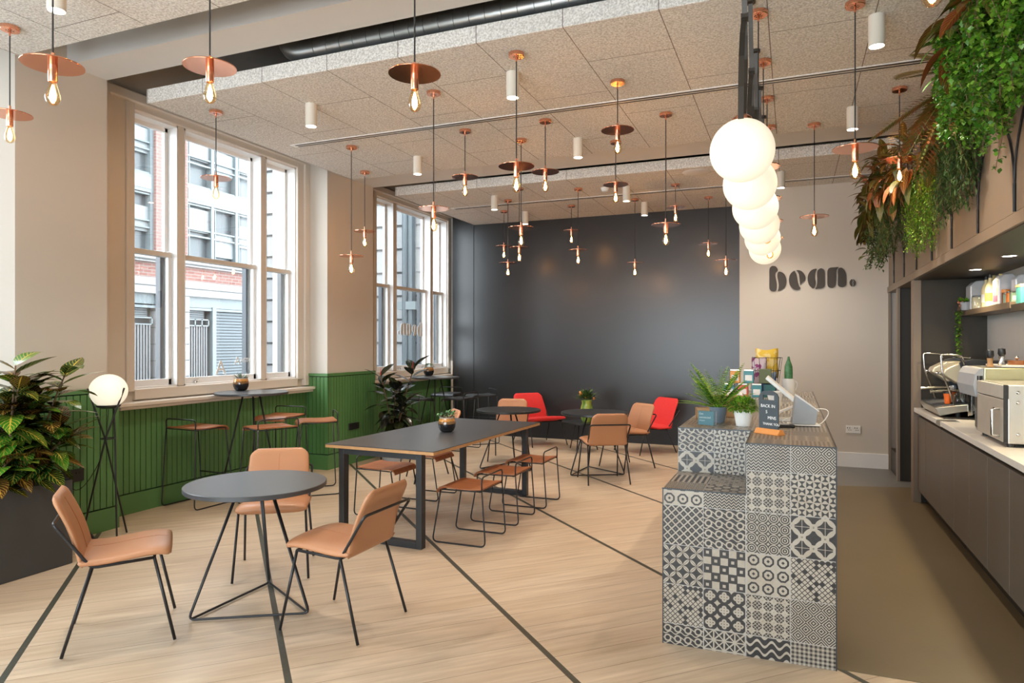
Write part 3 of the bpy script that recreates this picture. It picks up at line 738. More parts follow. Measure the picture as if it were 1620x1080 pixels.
LOW = [((-2.37, 4.915), R(90), 'low walnut stool nearest the viewer on the right of the long table'), ((-2.365, 5.585), R(90), 'low walnut stool in the middle of the three right of the long table'),
       ((-2.345, 6.24), R(90), 'low walnut stool farthest along the right of the long table'),
       ((-3.44, 5.38), R(-90), 'low walnut stool near the front left leg of the long table'), ((-3.43, 6.12), R(-90), 'low walnut stool farther along the window side of the long table')]
f0 = None
for (x, y), rz, lab in LOW:
    if f0 is None: f0 = thing('low_stool', lab, 'stool', (x, y, 0), rz, 'low walnut stools at the long table'); stool_parts(f0, 0.432, m_walnut, 0.10)
    else: dup(f0, (x, y, 0), rz, lab)
HI = [((-5.31, 4.97), hd(0.05, 1), 'high walnut stool standing alone on the near side of the high table'), ((-4.67, 5.24), hd(-0.9, 0.42), 'high walnut stool tucked under the front of the high table'),
      ((-5.27, 6.07), hd(0.1, -1), 'high walnut stool behind the high table, back to the pier'), ((-4.61, 5.86), hd(-0.72, -0.69), 'high walnut stool right of the high table, beside the green pier')]
f0 = None
for (x, y), rz, lab in HI:
    if f0 is None: f0 = thing('high_stool', lab, 'stool', (x, y, 0), rz, 'high walnut stools at the window'); stool_parts(f0, 0.75, m_walnut, 0.085, True)
    else: dup(f0, (x, y, 0), rz, lab)
HB = [((-5.15, 9.80), hd(0.1, -1), 'high black stool behind the far corner table'), ((-4.52, 9.02), hd(-1, 0.1), 'high black stool right of the far corner table'),
      ((-4.50, 9.72), hd(-0.72, -0.69), 'high black stool against the dark wall, right of the far corner table'), ((-5.05, 8.66), hd(0.1, 1), 'high black stool behind the rubber plant')]
f0 = None
for (x, y), rz, lab in HB:
    if f0 is None: f0 = thing('high_stool', lab, 'stool', (x, y, 0), rz, 'high black stools in the far corner'); stool_parts(f0, 0.75, m_gun, 0.085, True)
    else: dup(f0, (x, y, 0), rz, lab)

# ------------------------------------------------------------------ globe floor lamp
t = thing('floor_lamp', 'floor lamp with a glowing opal globe on a black crossed tripod', 'lamp', (-5.0, 3.80, 0))
b = MB(); b.sphere((0, 0, 1.175), 0.137, 32, 20, sz=0.96); b.build('globe', m_globe, t, smooth=True)
b = MB(); b.lathe([(0.0001, 1.035), (0.05, 1.037), (0.085, 1.052), (0.09, 1.065), (0.0001, 1.07)], 24); b.build('cap', m_blk, t, smooth='auto')
for a in (-20, 100, 220):
    ca, sa = math.cos(R(a)), math.sin(R(a)); c2, s2 = math.cos(R(a + 150)), math.sin(R(a + 150))
    b = MB(); b.tube([(0.19*ca, 0.19*sa, 0.006), (0.045*math.cos(R(a+75)), 0.045*math.sin(R(a+75)), 0.80), (0.146*c2, 0.146*s2, 1.20)], 0.007, 8); b.build('leg', m_black, t, smooth=True)
b = MB(); b.tube([(0.052*math.cos(R(i*15)), 0.052*math.sin(R(i*15)), 0.80) for i in range(25)], 0.005, 6); b.build('ring', m_black, t, smooth=True)
b = MB(); b.tube(arc((0, 0, 1.03), (-0.02, 0.0, 0.7), (-0.12, -0.02, 0.55), 8) + arc((-0.12, -0.02, 0.55), (-0.22, -0.1, 0.3), (-0.24, -0.15, 0.45), 6)[1:], 0.003, 6); b.build('cord', m_cord, t, smooth=True)

# wall sockets
def socket(loc, w_, h_, m, lab, axis='y', n=2):
    t = thing('wall_socket', lab, 'socket', loc, 0 if axis == 'y' else R(-90))
    b = MB(); b.box(0, 0.011, -w_/2, w_/2, -h_/2, h_/2); b.build('plate', m, t, bevel=0.003)
    b = MB()
    for i in range(n):
        y = -w_/2 + w_*(i+0.5)/n
        for dy, dz, sy, sz in ((0, 0.018, 0.004, 0.008), (-0.011, -0.008, 0.006, 0.003), (0.011, -0.008, 0.006, 0.003)): b.box(0.011, 0.0125, y+dy-sy, y+dy+sy, dz-sz, dz+sz)
        b.box(0.011, 0.016, y - 0.030, y - 0.022, 0.012, 0.028)
    b.build('pin_holes', m_gun if m is m_wh else m_black, t)
socket((-5.252, 3.655, 0.505), 0.24, 0.10, m_blk, 'wide black wall socket on the green pier behind the floor lamp', n=3)
socket((-5.252, 7.425, 0.482), 0.22, 0.085, m_blk, 'black wall socket on the green pier left of the rubber plant', n=2)
socket((0.71, 9.548, 0.474), 0.165, 0.095, m_wh, 'white double wall socket low on the pale wall under the lettering', 'x')

# ------------------------------------------------------------------ wall lettering
S_ = 9.0
def zx(px, py): return ((px/S_)*0.0074, -(py/S_)*0.00806)
def letter(polys, root, y=9.5485):
    for nm, P in polys:
        Q = smoothpoly([zx(a, c) for a, c in P], 5)
        b = MB(); b.prism(Q, lambda a, c: (a, 0, c), lambda a, c: (a, -0.012, c)); b.build(nm, m_bean, root)
BEAN = [
 ('letter_b', [(153,250),(163,210),(190,188),(215,186),(248,196),(272,228),(276,258),(250,285),(243,330),(255,395),(264,450),(263,510),(254,545),(225,556),(185,552),(160,525),(153,490),(153,370)]),
 ('letter_b', [(290,274),(320,276),(360,298),(392,345),(406,410),(395,470),(360,520),(310,548),(279,550),(288,515),(292,460),(283,400),(272,345),(274,300)]),
 ('letter_e', [(520,268),(535,290),(550,320),(562,370),(572,430),(590,490),(610,520),(590,538),(550,546),(505,530),(460,480),(441,410),(450,340),(480,292)]),
 ('letter_e', [(552,265),(585,262),(630,282),(665,325),(681,375),(668,415),(640,436),(620,455),(606,474),(600,440),(594,390),(586,330),(572,290)]),
 ('letter_a', [(840,252),(825,285),(816,330),(816,390),(825,440),(818,490),(796,530),(765,515),(728,470),(711,400),(718,335),(750,282),(795,255)]),
 ('letter_a', [(866,262),(900,246),(935,262),(952,295),(955,350),(955,480),(940,515),(905,532),(860,534),(820,536),(838,500),(846,450),(848,390),(845,330),(850,285)]),
 ('letter_n', [(1030,244),(1085,240),(1146,240),(1124,270),(1114,310),(1113,370),(1110,450),(1100,500),(1070,527),(1035,527),(1003,510),(990,470),(990,380),(990,300),(1003,262)]),
 ('letter_n', [(1160,252),(1190,250),(1225,282),(1248,340),(1252,400),(1252,480),(1235,510),(1200,524),(1160,515),(1138,490),(1136,430),(1137,360),(1136,300),(1143,265)]),
 ('full_stop', [(1332,415),(1340,440),(1332,465),(1338,495),(1332,518),(1308,500),(1297,465),(1308,430)]),
 ('full_stop', [(1348,416),(1374,436),(1386,465),(1376,500),(1345,520),(1352,495),(1346,465),(1354,440)])]
t = thing('wall_sign', 'dark cut-out bean wordmark on the pale back wall', 'sign', (-0.40, 9.5485, 2.725)); letter(BEAN, t)
# same wordmark on the far window, facing the street
t = thing('window_lettering', 'white bean wordmark stuck on the far window, reading backwards from inside', 'lettering', (-5.69, 10.06, 2.03), R(-90))
for nm, P in BEAN:
    Q = smoothpoly([(zx(a, c)[0]*0.74, zx(a, c)[1]*0.74) for a, c in P], 4)
    b = MB(); b.prism(Q, lambda a, c: (a, 0, c), lambda a, c: (a, -0.002, c)); b.build(nm, m_wh, t)
def text(body, size, name, m, loc, rot, parent=None, ext=0.0005, align='LEFT'):
    cu = bpy.data.curves.new(name, 'FONT'); cu.body = body; cu.size = size; cu.extrude = ext; cu.align_x = align
    o = bpy.data.objects.new(name, cu); col.objects.link(o); o.location = loc; o.rotation_euler = rot; cu.materials.append(m)
    dg = bpy.context.evaluated_depsgraph_get(); me = bpy.data.meshes.new_from_object(o.evaluated_get(dg)); bpy.data.objects.remove(o)
    o = bpy.data.objects.new(name, me); col.objects.link(o); o.location = loc; o.rotation_euler = rot
    if parent: o.parent = parent
    return o

# ------------------------------------------------------------------ tiled service counter
def tile_mat(code):
    m, nt, b = newmat('encaustic_tile_' + code); u, v = uv(); u0, v0 = u, v
    N = {'D': 3, 'S': 4, 'T': 6, 'M': 2, 'L': 5, 'W': 4, 'R': 4, 'P': 3, 'Q': 5, 'O': 3, 'X': 8, 'F': 3, 'A': 2, 'Y': 5, 'G': 10, 'V': 9, 'B': 7, 'K': 5}[code]
    x = (u * N).frac() - 0.5; y = (v * N).frac() - 0.5; ax, ay = x.abs(), y.abs(); r = (x*x + y*y).sqrt()
    if code == 'D': k = ((ax + ay) * 5.0).frac() < 0.48
    elif code == 'S': k = ((ax.sqrt() + ay.sqrt()) < 0.86).min(r > 0.07).max((ax - ay).abs() < 0.035).max((r - 0.47).abs() < 0.03)
    elif code == 'T': par = (((u * N).floor() + (v * N).floor()) * 0.5).frac() > 0.25; hg = X.m('COMPARE', (x + y) > 0.0, (x - y) > 0.0, 0.5); tt = X.m('COMPARE', par, hg, 0.5); k = (tt.min(r > 0.1)).max((ax.max(ay) > 0.45))
    elif code == 'M':
        cx_, cy_ = 0.5 - ax, 0.5 - ay; r2_ = (cx_*cx_ + cy_*cy_).sqrt(); k = ((r - 0.40).abs() < 0.065).max((r2_ - 0.40).abs() < 0.065).max(ax < 0.012).max(ay < 0.012)
    elif code == 'L': p = ((u + v) * N).frac(); q = ((u - v) * N + 10.0).frac(); k = (p < 0.22).max(q < 0.22).max(((p - 0.6).abs() < 0.05).min((q - 0.6).abs() < 0.05))
    elif code == 'W': k = ((r - 0.30).abs() < 0.075).max(((v * N * 2.0 + (u * 12.566 * 2.0).sin() * 0.25).frac() < 0.24).min(r > 0.36))
    elif code == 'R': k = (r * 5.0).frac() < 0.45
    elif code == 'P':
        d1 = ((0.5 - ax)*(0.5 - ax) + ay*ay).sqrt(); d2 = (ax*ax + (0.5 - ay)*(0.5 - ay)).sqrt(); k = ((d1 < 0.48).min(d2 < 0.48)).max(((ax + ay - 0.0) < 0.10)) * ((ax - ay).abs() > 0.02)
    elif code == 'Q':
        par = (((u * N).floor() + (v * N).floor()) * 0.5).frac() > 0.25; k = (par).max(ax.max(ay) < 0.18) * (ax.max(ay) < 0.44)
    elif code == 'O': o = ax.max(ay).max((ax + ay) * 0.72); k = 1.0 - ((o > 0.27).min(o < 0.40)).max((ax + ay) < 0.12)
    elif code == 'X': k = ((ax + ay) < 0.42).min(wnoise(comb((u*N).floor(), (v*N).floor(), 2.0)) > 0.35).max(((ax + ay) > 0.62))
    elif code == 'F': dx = (((ax - 0.2)*(ax - 0.2) + ay*ay).sqrt()).min((ax*ax + (ay - 0.2)*(ay - 0.2)).sqrt()); k = (dx < 0.17).min(dx > 0.04).max(r > 0.56)
    elif code == 'A': k = (ax < 0.035).max(ay < 0.035).max((ax - ay).abs() < 0.05).max((ax + ay - 0.5).abs() < 0.04).max(ax.max(ay) > 0.46)
    elif code == 'Y': k = (v * N + (u * 12.566 * 1.5).sin() * 0.35).frac() < 0.32
    elif code == 'G': k = ((ax > 0.25) * 0.5) + ((ay > 0.25) * 0.5)
    elif code == 'V': k = (v * N * 1.5 + ax * 1.6).frac() < 0.42
    elif code == 'B': k = ax < 0.22
    else: k = ((u * N + (v * N).floor() * 0.5).frac() < 0.7).min(ay < 0.26)
    x_, y_, z_ = pos(); n = noise(9, 4, comb(x_, y_, z_)); n2 = noise(70, 2, comb(x_, y_, z_))
    lt = mixc(n, (0.50, 0.47, 0.41), (0.36, 0.29, 0.21)); dk = mixc(n2, (0.012, 0.012, 0.014), (0.040, 0.037, 0.034))
    c = mixc((k * (n2 * 0.25 + 0.80)).clamp(), dk, lt)
    e = (u0 - 0.5).abs().max((v0 - 0.5).abs()) > 0.4925
    setc(b, mixc(e, c, (0.40, 0.39, 0.37))); b.inputs['Roughness'].default_value = 0.36; return m
TM = {k: tile_mat(k) for k in 'DSTMLWRPQOXFAYGVBK'}
TS = 0.2035; random.seed(4)
t = thing('service_counter', 'stepped service counter clad in black and white patterned tiles', 'counter', (0, 0, 0))
def tile_plane(b, o, du, dv, lu, lv, ou, ov, pick):
    # o origin, du/dv unit dirs, extents lu/lv, tile offsets so that grid lines fall at ou+n*TS
    o, du, dv = Vector(o), Vector(du), Vector(dv)
    def cuts(l, off):
        c = [0.0]; k = off
        while k < l - 1e-4:
            if k > 1e-4: c.append(k)
            k += TS
        return c + [l]
    cu_, cv = cuts(lu, ou), cuts(lv, ov)
    for i in range(len(cu_)-1):
        for j in range(len(cv)-1):
            a0, a1, b0, b1 = cu_[i], cu_[i+1], cv[j], cv[j+1]
            ua = 0.0 if (a1-a0) > TS*0.99 or i > 0 else 1 - (a1-a0)/TS; va = 0.0 if (b1-b0) > TS*0.99 or j > 0 else 1 - (b1-b0)/TS
            ub = min(1, ua + (a1-a0)/TS); vb = min(1, va + (b1-b0)/TS)
            P = [o + du*a0 + dv*b0, o + du*a1 + dv*b0, o + du*a1 + dv*b1, o + du*a0 + dv*b1]
            b.face(P, TM[pick(i, j)], [(ua, va), (ub, va), (ub, vb), (ua, vb)])
XL, XM, XR = -0.62, -0.21, 0.195; YF, YS, YB = 3.58, 4.10, 7.67; HT, HS = 1.055, 0.80
ca = {(2,0):'Y',(3,0):'G',(2,1):'S',(3,1):'D',(2,2):'O',(3,2):'X',(2,3):'R',(3,3):'M',(2,4):'S',(3,4):'T',(2,5):'V',(3,5):'D',
      (0,0):'W',(1,0):'A',(0,1):'X',(1,1):'F',(0,2):'P',(1,2):'Q',(0,3):'L',(1,3):'W',(0,4):'O',(1,4):'V'}
b = MB()
tile_plane(b, (XM, YF, 0), (1,0,0), (0,0,1), XR-XM, HT, 0, 0.108, lambda i, j: ca.get((i+2, j), 'S'))
tile_plane(b, (XL, YF, 0), (1,0,0), (0,0,1), XM-XL, HS, 0, 0.108, lambda i, j: ca.get((i, j), 'S'))
tile_plane(b, (XL, YS, HS), (1,0,0), (0,0,1), XM-XL, HT-HS, 0, 0.12, lambda i, j: {(0,0):'M',(1,0):'T',(0,1):'W',(1,1):'T'}.get((i, j), 'T'))
rp = lambda i, j: random.choice('BKVSGYXT')
tile_plane(b, (XL, YF, HS), (1,0,0), (0,1,0), XM-XL, YS-YF, 0, 0, lambda i, j: ['Q','X','K'][j % 3] if i else ['R','B','X'][j % 3])
tile_plane(b, (XM, YF, HT), (1,0,0), (0,1,0), XR-XM, YB-YF, 0, 0, rp)
tile_plane(b, (XL, YS, HT), (1,0,0), (0,1,0), XM-XL, YB-YS, 0, 0, rp)
tile_plane(b, (XL, YF, 0), (0,1,0), (0,0,1), YB-YF, HS, 0, 0.108, lambda i, j: random.choice('DSMLWRPQOXFA'))
tile_plane(b, (XL, YS, HS), (0,1,0), (0,0,1), YB-YS, HT-HS, 0, 0.12, lambda i, j: random.choice('DSMLWRPQOXFA'))
tile_plane(b, (XM, YF, HS), (0,1,0), (0,0,1), YS-YF, HT-HS, 0, 0.12, rp)
b.build('tile_cladding', None, t, merge=False, recalc=False)
b = MB(); e = 0.004
b.box(XL+e, XM-e, YF+e, YB-e, 0, HS-e); b.box(XM-e, XR, YF+e, YB-e, 0, HT-e); b.box(XL+e, XM, YS+e, YB-e, HS-e, HT-e); b.build('core', m_blk, t)
b = MB(); q = 0.0035
for P in (((XR, YF), (XR, YF)),): b.box(XR-q, XR+q*0.6, YF-q*0.6, YF+q, 0, HT)
b.box(XM-q*0.4, XR+q*0.6, YF-q*0.8, YF+q, HT-q, HT+q*0.8); b.box(XM-q, XM+q, YF-q*0.8, YS, HT-q, HT+q*0.8); b.box(XL-q, XM, YF-q*0.8, YF+q, HS-q, HS+q*0.8); b.box(XL-q, XM, YS-q*0.8, YS+q, HT-q, HT+q*0.8); b.box(XL-q*0.6, XL+q, YF-q*0.6, YF+q, 0, HS); b.box(XR-q, XR+q*0.6, YF, YB, HT-q, HT+q*0.8)
b.build('edge_trim', m_gun, t)

# ------------------------------------------------------------------ plants toolkit
def leaf(b, base, d, L, W, nrm=(0,0,1), bend=0.25, idx=0, m=None, n=6, tip=1.0, fold=0.18, shape=0.75):
    d = Vector(d).normalized(); nrm = Vector(nrm); s = d.cross(nrm)
    if s.length < 1e-3: s = d.cross(Vector((1, 0, 0)))
    s.normalize(); nn = s.cross(d).normalized(); base = Vector(base); rows = []
    for i in range(n + 1):
        t = i / n; ang = bend * t * 1.6
        c = base + d * (L * t * math.cos(ang * 0.6)) - nn * (L * t * math.sin(ang * 0.6))
        w_ = W * 0.5 * (math.sin(math.pi * min(1, t ** shape)) ** 0.8 if 0 < t < 1 else 0.02)
        rows.append([c - s * w_ + nn * w_ * fold, c, c + s * w_ + nn * w_ * fold])
    b.grid(rows, m, uvf=lambda i, j: (idx + 0.02 + 0.48 * min(j, 2), i / n))
def rvec(zlo, zhi):
    a = random.uniform(0, 2*math.pi); z = random.uniform(zlo, zhi); r = math.sqrt(max(0, 1 - z*z)); return Vector((r*math.cos(a), r*math.sin(a), z))
def small_pot(loc, lab, kind):
    t = thing('potted_succulent', lab, 'plant', loc)
    b = MB(); b.lathe([(0.0001, 0), (0.045, 0), (0.062, 0.012), (0.077, 0.045), (0.080, 0.075), (0.074, 0.105), (0.068, 0.122), (0.070, 0.134), (0.066, 0.134), (0.063, 0.120), (0.0001, 0.118)], 32); b.build('pot', m_pot, t, smooth='auto')
    b = MB(); b.cyl(0, 0, 0.112, 0.122, 0.062, 20); b.build('soil', m_soil, t)
    b = MB()
    if kind == 'aloe':
        for i in range(46):
            v = rvec(0.25, 0.95); leaf(b, (v.x*0.02, v.y*0.02, 0.12), v, random.uniform(0.06, 0.095), 0.013, (0,0,1), -0.1, i, n=4, fold=0.5, shape=0.5)
        b.build('foliage', m_aloe, t, smooth=True)
    elif kind == 'jade':
        s = MB()
        for i in range(9):
            v = rvec(0.35, 0.95); p = Vector((0, 0, 0.12)) + v * random.uniform(0.05, 0.09); s.tube([(0, 0, 0.11), p], 0.004, 5)
            for j in range(9):
                q = p + Vector((random.gauss(0, .015), random.gauss(0, .015), random.gauss(0, .012))); leaf(b, q, rvec(-0.1, 0.9), random.uniform(0.025, 0.04), 0.02, (0,0,1), 0.2, i*9+j, n=3, fold=0.2)
        s.build('stem', m_stem, t); b.build('foliage', m_succ, t, smooth=True)
    else:
        for i in range(260):
            v = rvec(0.05, 1); p = Vector((v.x*0.075, v.y*0.075, 0.125 + v.z*0.05)); leaf(b, p, v, 0.022, 0.009, (0,0,1), 0.2, i, n=2)
        b.build('foliage', m_succ, t, smooth=True)
    return t
random.seed(7)
small_pot((-5.36, 5.58, 1.055), 'striped succulent in a glazed pot on the near high table', 'aloe')
small_pot((-2.895, 5.52, 0.75), 'jade plant in a brown-black glazed pot on the long table', 'jade')
small_pot((-5.16, 9.24, 1.055), 'small mossy plant in a glazed pot on the far corner table', 'moss')
# green vase with bouquet
t = thing('bouquet_vase', 'green drip-glazed vase of mixed foliage on the low side table', 'vase', (-2.74, 9.55, 0.42))
b = MB(); b.lathe([(0.0001, 0), (0.06, 0), (0.085, 0.05), (0.095, 0.13), (0.085, 0.22), (0.070, 0.27), (0.080, 0.31), (0.074, 0.31), (0.062, 0.27), (0.0001, 0.26)], 28); b.build('vase', m_vase, t, smooth='auto')
b = MB()
for i in range(150):
    v = rvec(0.15, 1); p = Vector((v.x*0.08, v.y*0.08, 0.30 + v.z*0.08)); leaf(b, p, v + Vector((0,0,0.2)), random.uniform(0.07, 0.15), 0.028, (0,0,1), 0.3, i, n=4)
b.build('foliage', m_trail, t, smooth=True)
b = MB()
for i in range(7): b.sphere((random.uniform(-.09, .12), random.uniform(-.1, .0), random.uniform(0.34, 0.44)), 0.02, 8, 6)
b.build('blossom', m_orangewood, t, smooth=True)

# croton in the planter
t = thing('potted_croton', 'large variegated croton in a long charcoal planter at the left edge', 'plant', (-4.965, 2.95, 0))
b = MB(); b.box(-0.265, 0.265, -0.75, 0.35, 0.0, 0.595); o = b.build('planter', m_planter, t, bevel=0.006)
bm = bmesh.new(); bm.from_mesh(o.data); bm.faces.ensure_lookup_table()
f = max(bm.faces, key=lambda q: q.calc_center_median().z); r_ = bmesh.ops.inset_region(bm, faces=[f], thickness=0.02); bmesh.ops.translate(bm, verts=f.verts, vec=(0, 0, -0.05)); bm.to_mesh(o.data); bm.free()
b = MB(); b.box(-0.243, 0.243, -0.728, 0.328, 0.50, 0.565); b.build('gravel', m_gravel, t)
random.seed(21); s = MB(); b = MB(); li = 0
for k in range(17):
    base = Vector((random.uniform(-0.10, 0.12), random.uniform(-0.25, 0.2), 0.55)); hgt = [0.62, 0.74, 0.85, 0.55, 0.70, 0.45, 0.78, 0.35, 0.30, 0.68, 0.22, 0.5, 0.6, 0.66, 0.58, 0.4, 0.28][k]
    dv = Vector((random.uniform(-0.16, 0.22), random.uniform(-0.30, 0.30), 0)); top = base + dv + Vector((0, 0, hgt)); mid = base + dv*0.35 + Vector((0, 0, hgt*0.5))
    s.tube(arc(base, mid, top, 5), [0.012, 0.011, 0.010, 0.008, 0.007, 0.005], 6)
    for i in range(19):
        tt = 1 - (i / 19) * 0.62; p = base.lerp(top, tt); a = i * 2.4 + k; el = 0.75 - i * 0.055
        dd = Vector((math.cos(a), math.sin(a), el))
        if p.x + dd.normalized().x*0.32 < -0.23: dd.x = abs(dd.x)*0.6
        leaf(b, p, dd, random.uniform(0.23, 0.32), random.uniform(0.11, 0.145), (0, 0, 1), random.uniform(0.15, 0.55), li, n=7, shape=0.85, fold=0.12); li += 1
s.build('stem', m_stem, t, smooth=True); b.build('foliage', m_croton, t, smooth=True)
# rubber plant
t = thing('potted_rubber_plant', 'tall dark-leaved rubber plant in a grey pot against the green pier', 'plant', (-4.90, 7.80, 0))
b = MB(); b.lathe([(0.0001, 0), (0.13, 0), (0.17, 0.36), (0.175, 0.38), (0.16, 0.38), (0.15, 0.34), (0.0001, 0.34)], 32); b.build('pot', m_grey, t, smooth='auto')
b = MB(); b.cyl(0, 0, 0.32, 0.345, 0.15, 24); b.build('soil', m_soil, t)
random.seed(5); s = MB(); b = MB(); li = 0
for k, (dx, dy, h) in enumerate(((0.16, 0.24, 0.88), (-0.06, -0.20, 0.78), (0.05, 0.02, 0.62), (0.22, -0.12, 0.45), (-0.1, 0.3, 0.55))):
    base = Vector((random.uniform(-.05, .05), random.uniform(-.05, .05), 0.34)); top = base + Vector((dx, dy, h)); mid = base + Vector((dx*0.4, dy*0.4, h*0.5)); s.tube(arc(base, mid, top, 5), 0.008, 6)
    for i in range(15):
        tt = 1 - i/15*0.8; p = base.lerp(top, tt); a = i*2.4 + k*1.3; leaf(b, p, (math.cos(a), math.sin(a), 1.1 - i*0.12), random.uniform(0.25, 0.33), random.uniform(0.11, 0.135), (0,0,1), 0.25, li, n=7, shape=0.95, fold=0.2); li += 1
s.build('stem', m_stem, t, smooth=True); b.build('foliage', m_rubber, t, smooth=True)
b = MB()
for x, y, z in ((0.16, 0.24, 1.22), (-0.06, -0.20, 1.14)): b.tube([(x, y, z), (x + 0.01, y, z + 0.09)], [0.007, 0.002], 6)
b.build('new_shoot', m_red, t, smooth=True)

# counter plants and goods
t = thing('potted_fern', 'bright green fern in a slate-blue pot on the counter corner', 'plant', (-0.43, 4.47, HT))
b = MB(); b.lathe([(0.0001, 0), (0.040, 0), (0.054, 0.095), (0.056, 0.098), (0.052, 0.098), (0.048, 0.085), (0.0001, 0.085)], 32); b.build('pot', M('slate_blue_pot', (0.20, 0.25, 0.31), 0.4), t, smooth='auto')
def frond(b, base, d, L, idx, wl=0.035, n=18, droop=0.6, start=0.12, lw=0.011):
    d = Vector(d).normalized(); P = []
    for i in range(n+1):
        q = i/n; P.append(Vector(base) + d*L*q + Vector((0, 0, -droop*L*q*q*0.5)))
    s = d.cross(Vector((0,0,1))).normalized()
    b.tube(P, [0.0018*(1-i/n*0.7) for i in range(n+1)], 4)
    for i in range(2, n):
        q = i/n
        if q < start: continue
        w_ = wl*(math.sin(math.pi*(q*0.9+0.12))**0.7 if q < 0.97 else 0.2); dd = (P[i+1]-P[i-1]).normalized()
        for sg in (-1, 1): leaf(b, P[i], s*sg + dd*0.45 + Vector((0,0,0.12)), w_, lw, (0,0,1), 0.1, idx*40+i, n=2, fold=0.1)
random.seed(3); b = MB()
for i in range(34):
    a = i*2.4; el = 0.3 + (i % 6)*0.34; frond(b, (0, 0, 0.085), (math.cos(a), math.sin(a), el), random.uniform(0.22, 0.30) + 0.02*(i % 6), i, 0.045, 20, 0.3, lw=0.021)
b.build('foliage', m_fern, t, smooth=True)
t = thing('potted_herb', 'bushy green herb in a white pot on the tiled counter', 'plant', (-0.272, 4.335, HT))
b = MB(); b.lathe([(0.0001, 0), (0.041, 0), (0.055, 0.088), (0.056, 0.092), (0.052, 0.092), (0.048, 0.08), (0.0001, 0.08)], 32); b.build('pot', m_wh, t, smooth='auto')
b = MB()
for i in range(1100):
    v = rvec(-0.25, 1); q = random.uniform(0.6, 1); leaf(b, (v.x*0.082*q, v.y*0.082*q, 0.108 + v.z*0.062*q), v + rvec(-1, 1)*0.5, 0.024, 0.011, (0,0,1), 0.2, i, n=2)
b.build('foliage', m_fern, t, smooth=True)
t = thing('acrylic_sign_holder', 'small teal card in a clear acrylic stand before the fern', 'sign', (-0.465, 4.185, HT), R(-14))
b = MB(); b.box(-0.055, 0.055, -0.006, 0.006, 0.0, 0.098); b.build('holder', m_clear, t)
b = MB(); b.box(-0.053, 0.040, -0.002, 0.002, 0.012, 0.094); card = b.build('card', M('teal_card', (0.07, 0.20, 0.25), 0.5), t)
o = text('Get', 0.016, 'lettering', m_chalk, (-0.047, -0.0025, 0.073), (R(90), 0, 0), card); o = text('connected', 0.0165, 'lettering', m_chalk, (-0.047, -0.0025, 0.052), (R(90), 0, 0), card); text('wifi guest', 0.009, 'lettering', m_chalk, (-0.047, -0.0025, 0.036), (R(90), 0, 0), card)
t = thing('chalkboard', 'small chalkboard with a handle slot in a varnished wood foot', 'sign', (-0.117, 3.995, HT), R(-36))
b = MB(); out = [(-0.062, 0.015), (0.062, 0.015), (0.062, 0.20)] + [(0.062*math.cos(R(a)) , 0.20 + 0.032*math.sin(R(a))) for a in range(15, 166, 15)] + [(-0.062, 0.20)]
hole = [(-0.034, 0.188), (0.034, 0.188), (0.034, 0.200)] + [(0.034*math.cos(R(a)), 0.200 + 0.018*math.sin(R(a))) for a in range(20, 161, 20)] + [(-0.034, 0.200)]
# board with a hole: stitch strips
b = MB(); T = 0.004
def pane_(poly): b.prism(poly, lambda a, c: (a, -T, c), lambda a, c: (a, T, c))
pane_([(-0.062, 0.012), (0.062, 0.012), (0.062, 0.186), (-0.062, 0.186)]); pane_([(-0.062, 0.186), (-0.036, 0.186), (-0.036, 0.212), (-0.052, 0.222), (-0.062, 0.205)]); pane_([(0.036, 0.186), (0.062, 0.186), (0.062, 0.205), (0.052, 0.222), (0.036, 0.212)])
pane_([(-0.052, 0.222), (-0.036, 0.212), (0.036, 0.212), (0.052, 0.222), (0.030, 0.234), (0.0, 0.238), (-0.030, 0.234)])
bd = b.build('board', m_slate, t)
b = MB(); b.prism([(-0.03, 0), (0.03, 0), (0.03, 0.006), (0.012, 0.030), (-0.012, 0.030), (-0.03, 0.006)], lambda a, c: (-0.075, a, c), lambda a, c: (0.080, a, c)); b.build('foot', m_orangewood, t, bevel=0.002)
for i, (s_, x) in enumerate((('BACK IN', -0.050), ('5', -0.018), ('MINS', -0.005), ('THANK YOU', -0.036))): text(s_, 0.024 if i != 3 else 0.0185, 'lettering', m_chalk, (x, -0.0045, 0.145 - i*0.032), (R(90), 0, 0), bd)
# till: tablet stand, screen and cable
t = thing('till_stand', 'white and grey point-of-sale stand on a thin white base', 'till', (0.065, 4.47, HT), R(6))
b = MB(); b.box(-0.088, 0.088, -0.055, 0.075, 0.004, 0.013); b.build('base', m_wh, t, bevel=0.004)
b = MB(); P = [(-0.070, 0.014), (0.060, 0.014), (0.072, 0.092), (-0.040, 0.180), (-0.046, 0.178)]
b.prism(P, lambda a, c: (a, -0.045, c), lambda a, c: (a, 0.060, c)); b.build('body', m_grey, t, bevel=0.006)
b = MB(); P = [(-0.046, 0.180), (0.076, 0.090), (0.080, 0.096), (-0.040, 0.188)]
b.prism(P, lambda a, c: (a, -0.050, c), lambda a, c: (a, 0.066, c)); b.build('front_cover', m_wh, t, bevel=0.002)
b = MB(); b.tube(arc((0.075, 0.03, 0.10), (0.17, 0.05, 0.11), (0.13, 0.03, 0.05), 8) + arc((0.13, 0.03, 0.05), (0.11, 0.02, 0.02), (0.085, 0.0, 0.012), 5)[1:], 0.0028, 6); b.tube(rounded([(-0.06, -0.02, 0.06), (-0.13, -0.04, 0.03), (-0.10, -0.05, 0.008), (-0.085, -0.05, 0.008)], 0.02), 0.0028, 6); b.build('cable', m_wh, t, smooth=True)
t = thing('tablet_screen', 'white tablet tilted on a folding arm behind the till', 'tablet', (0.0, 4.75, HT), R(0))
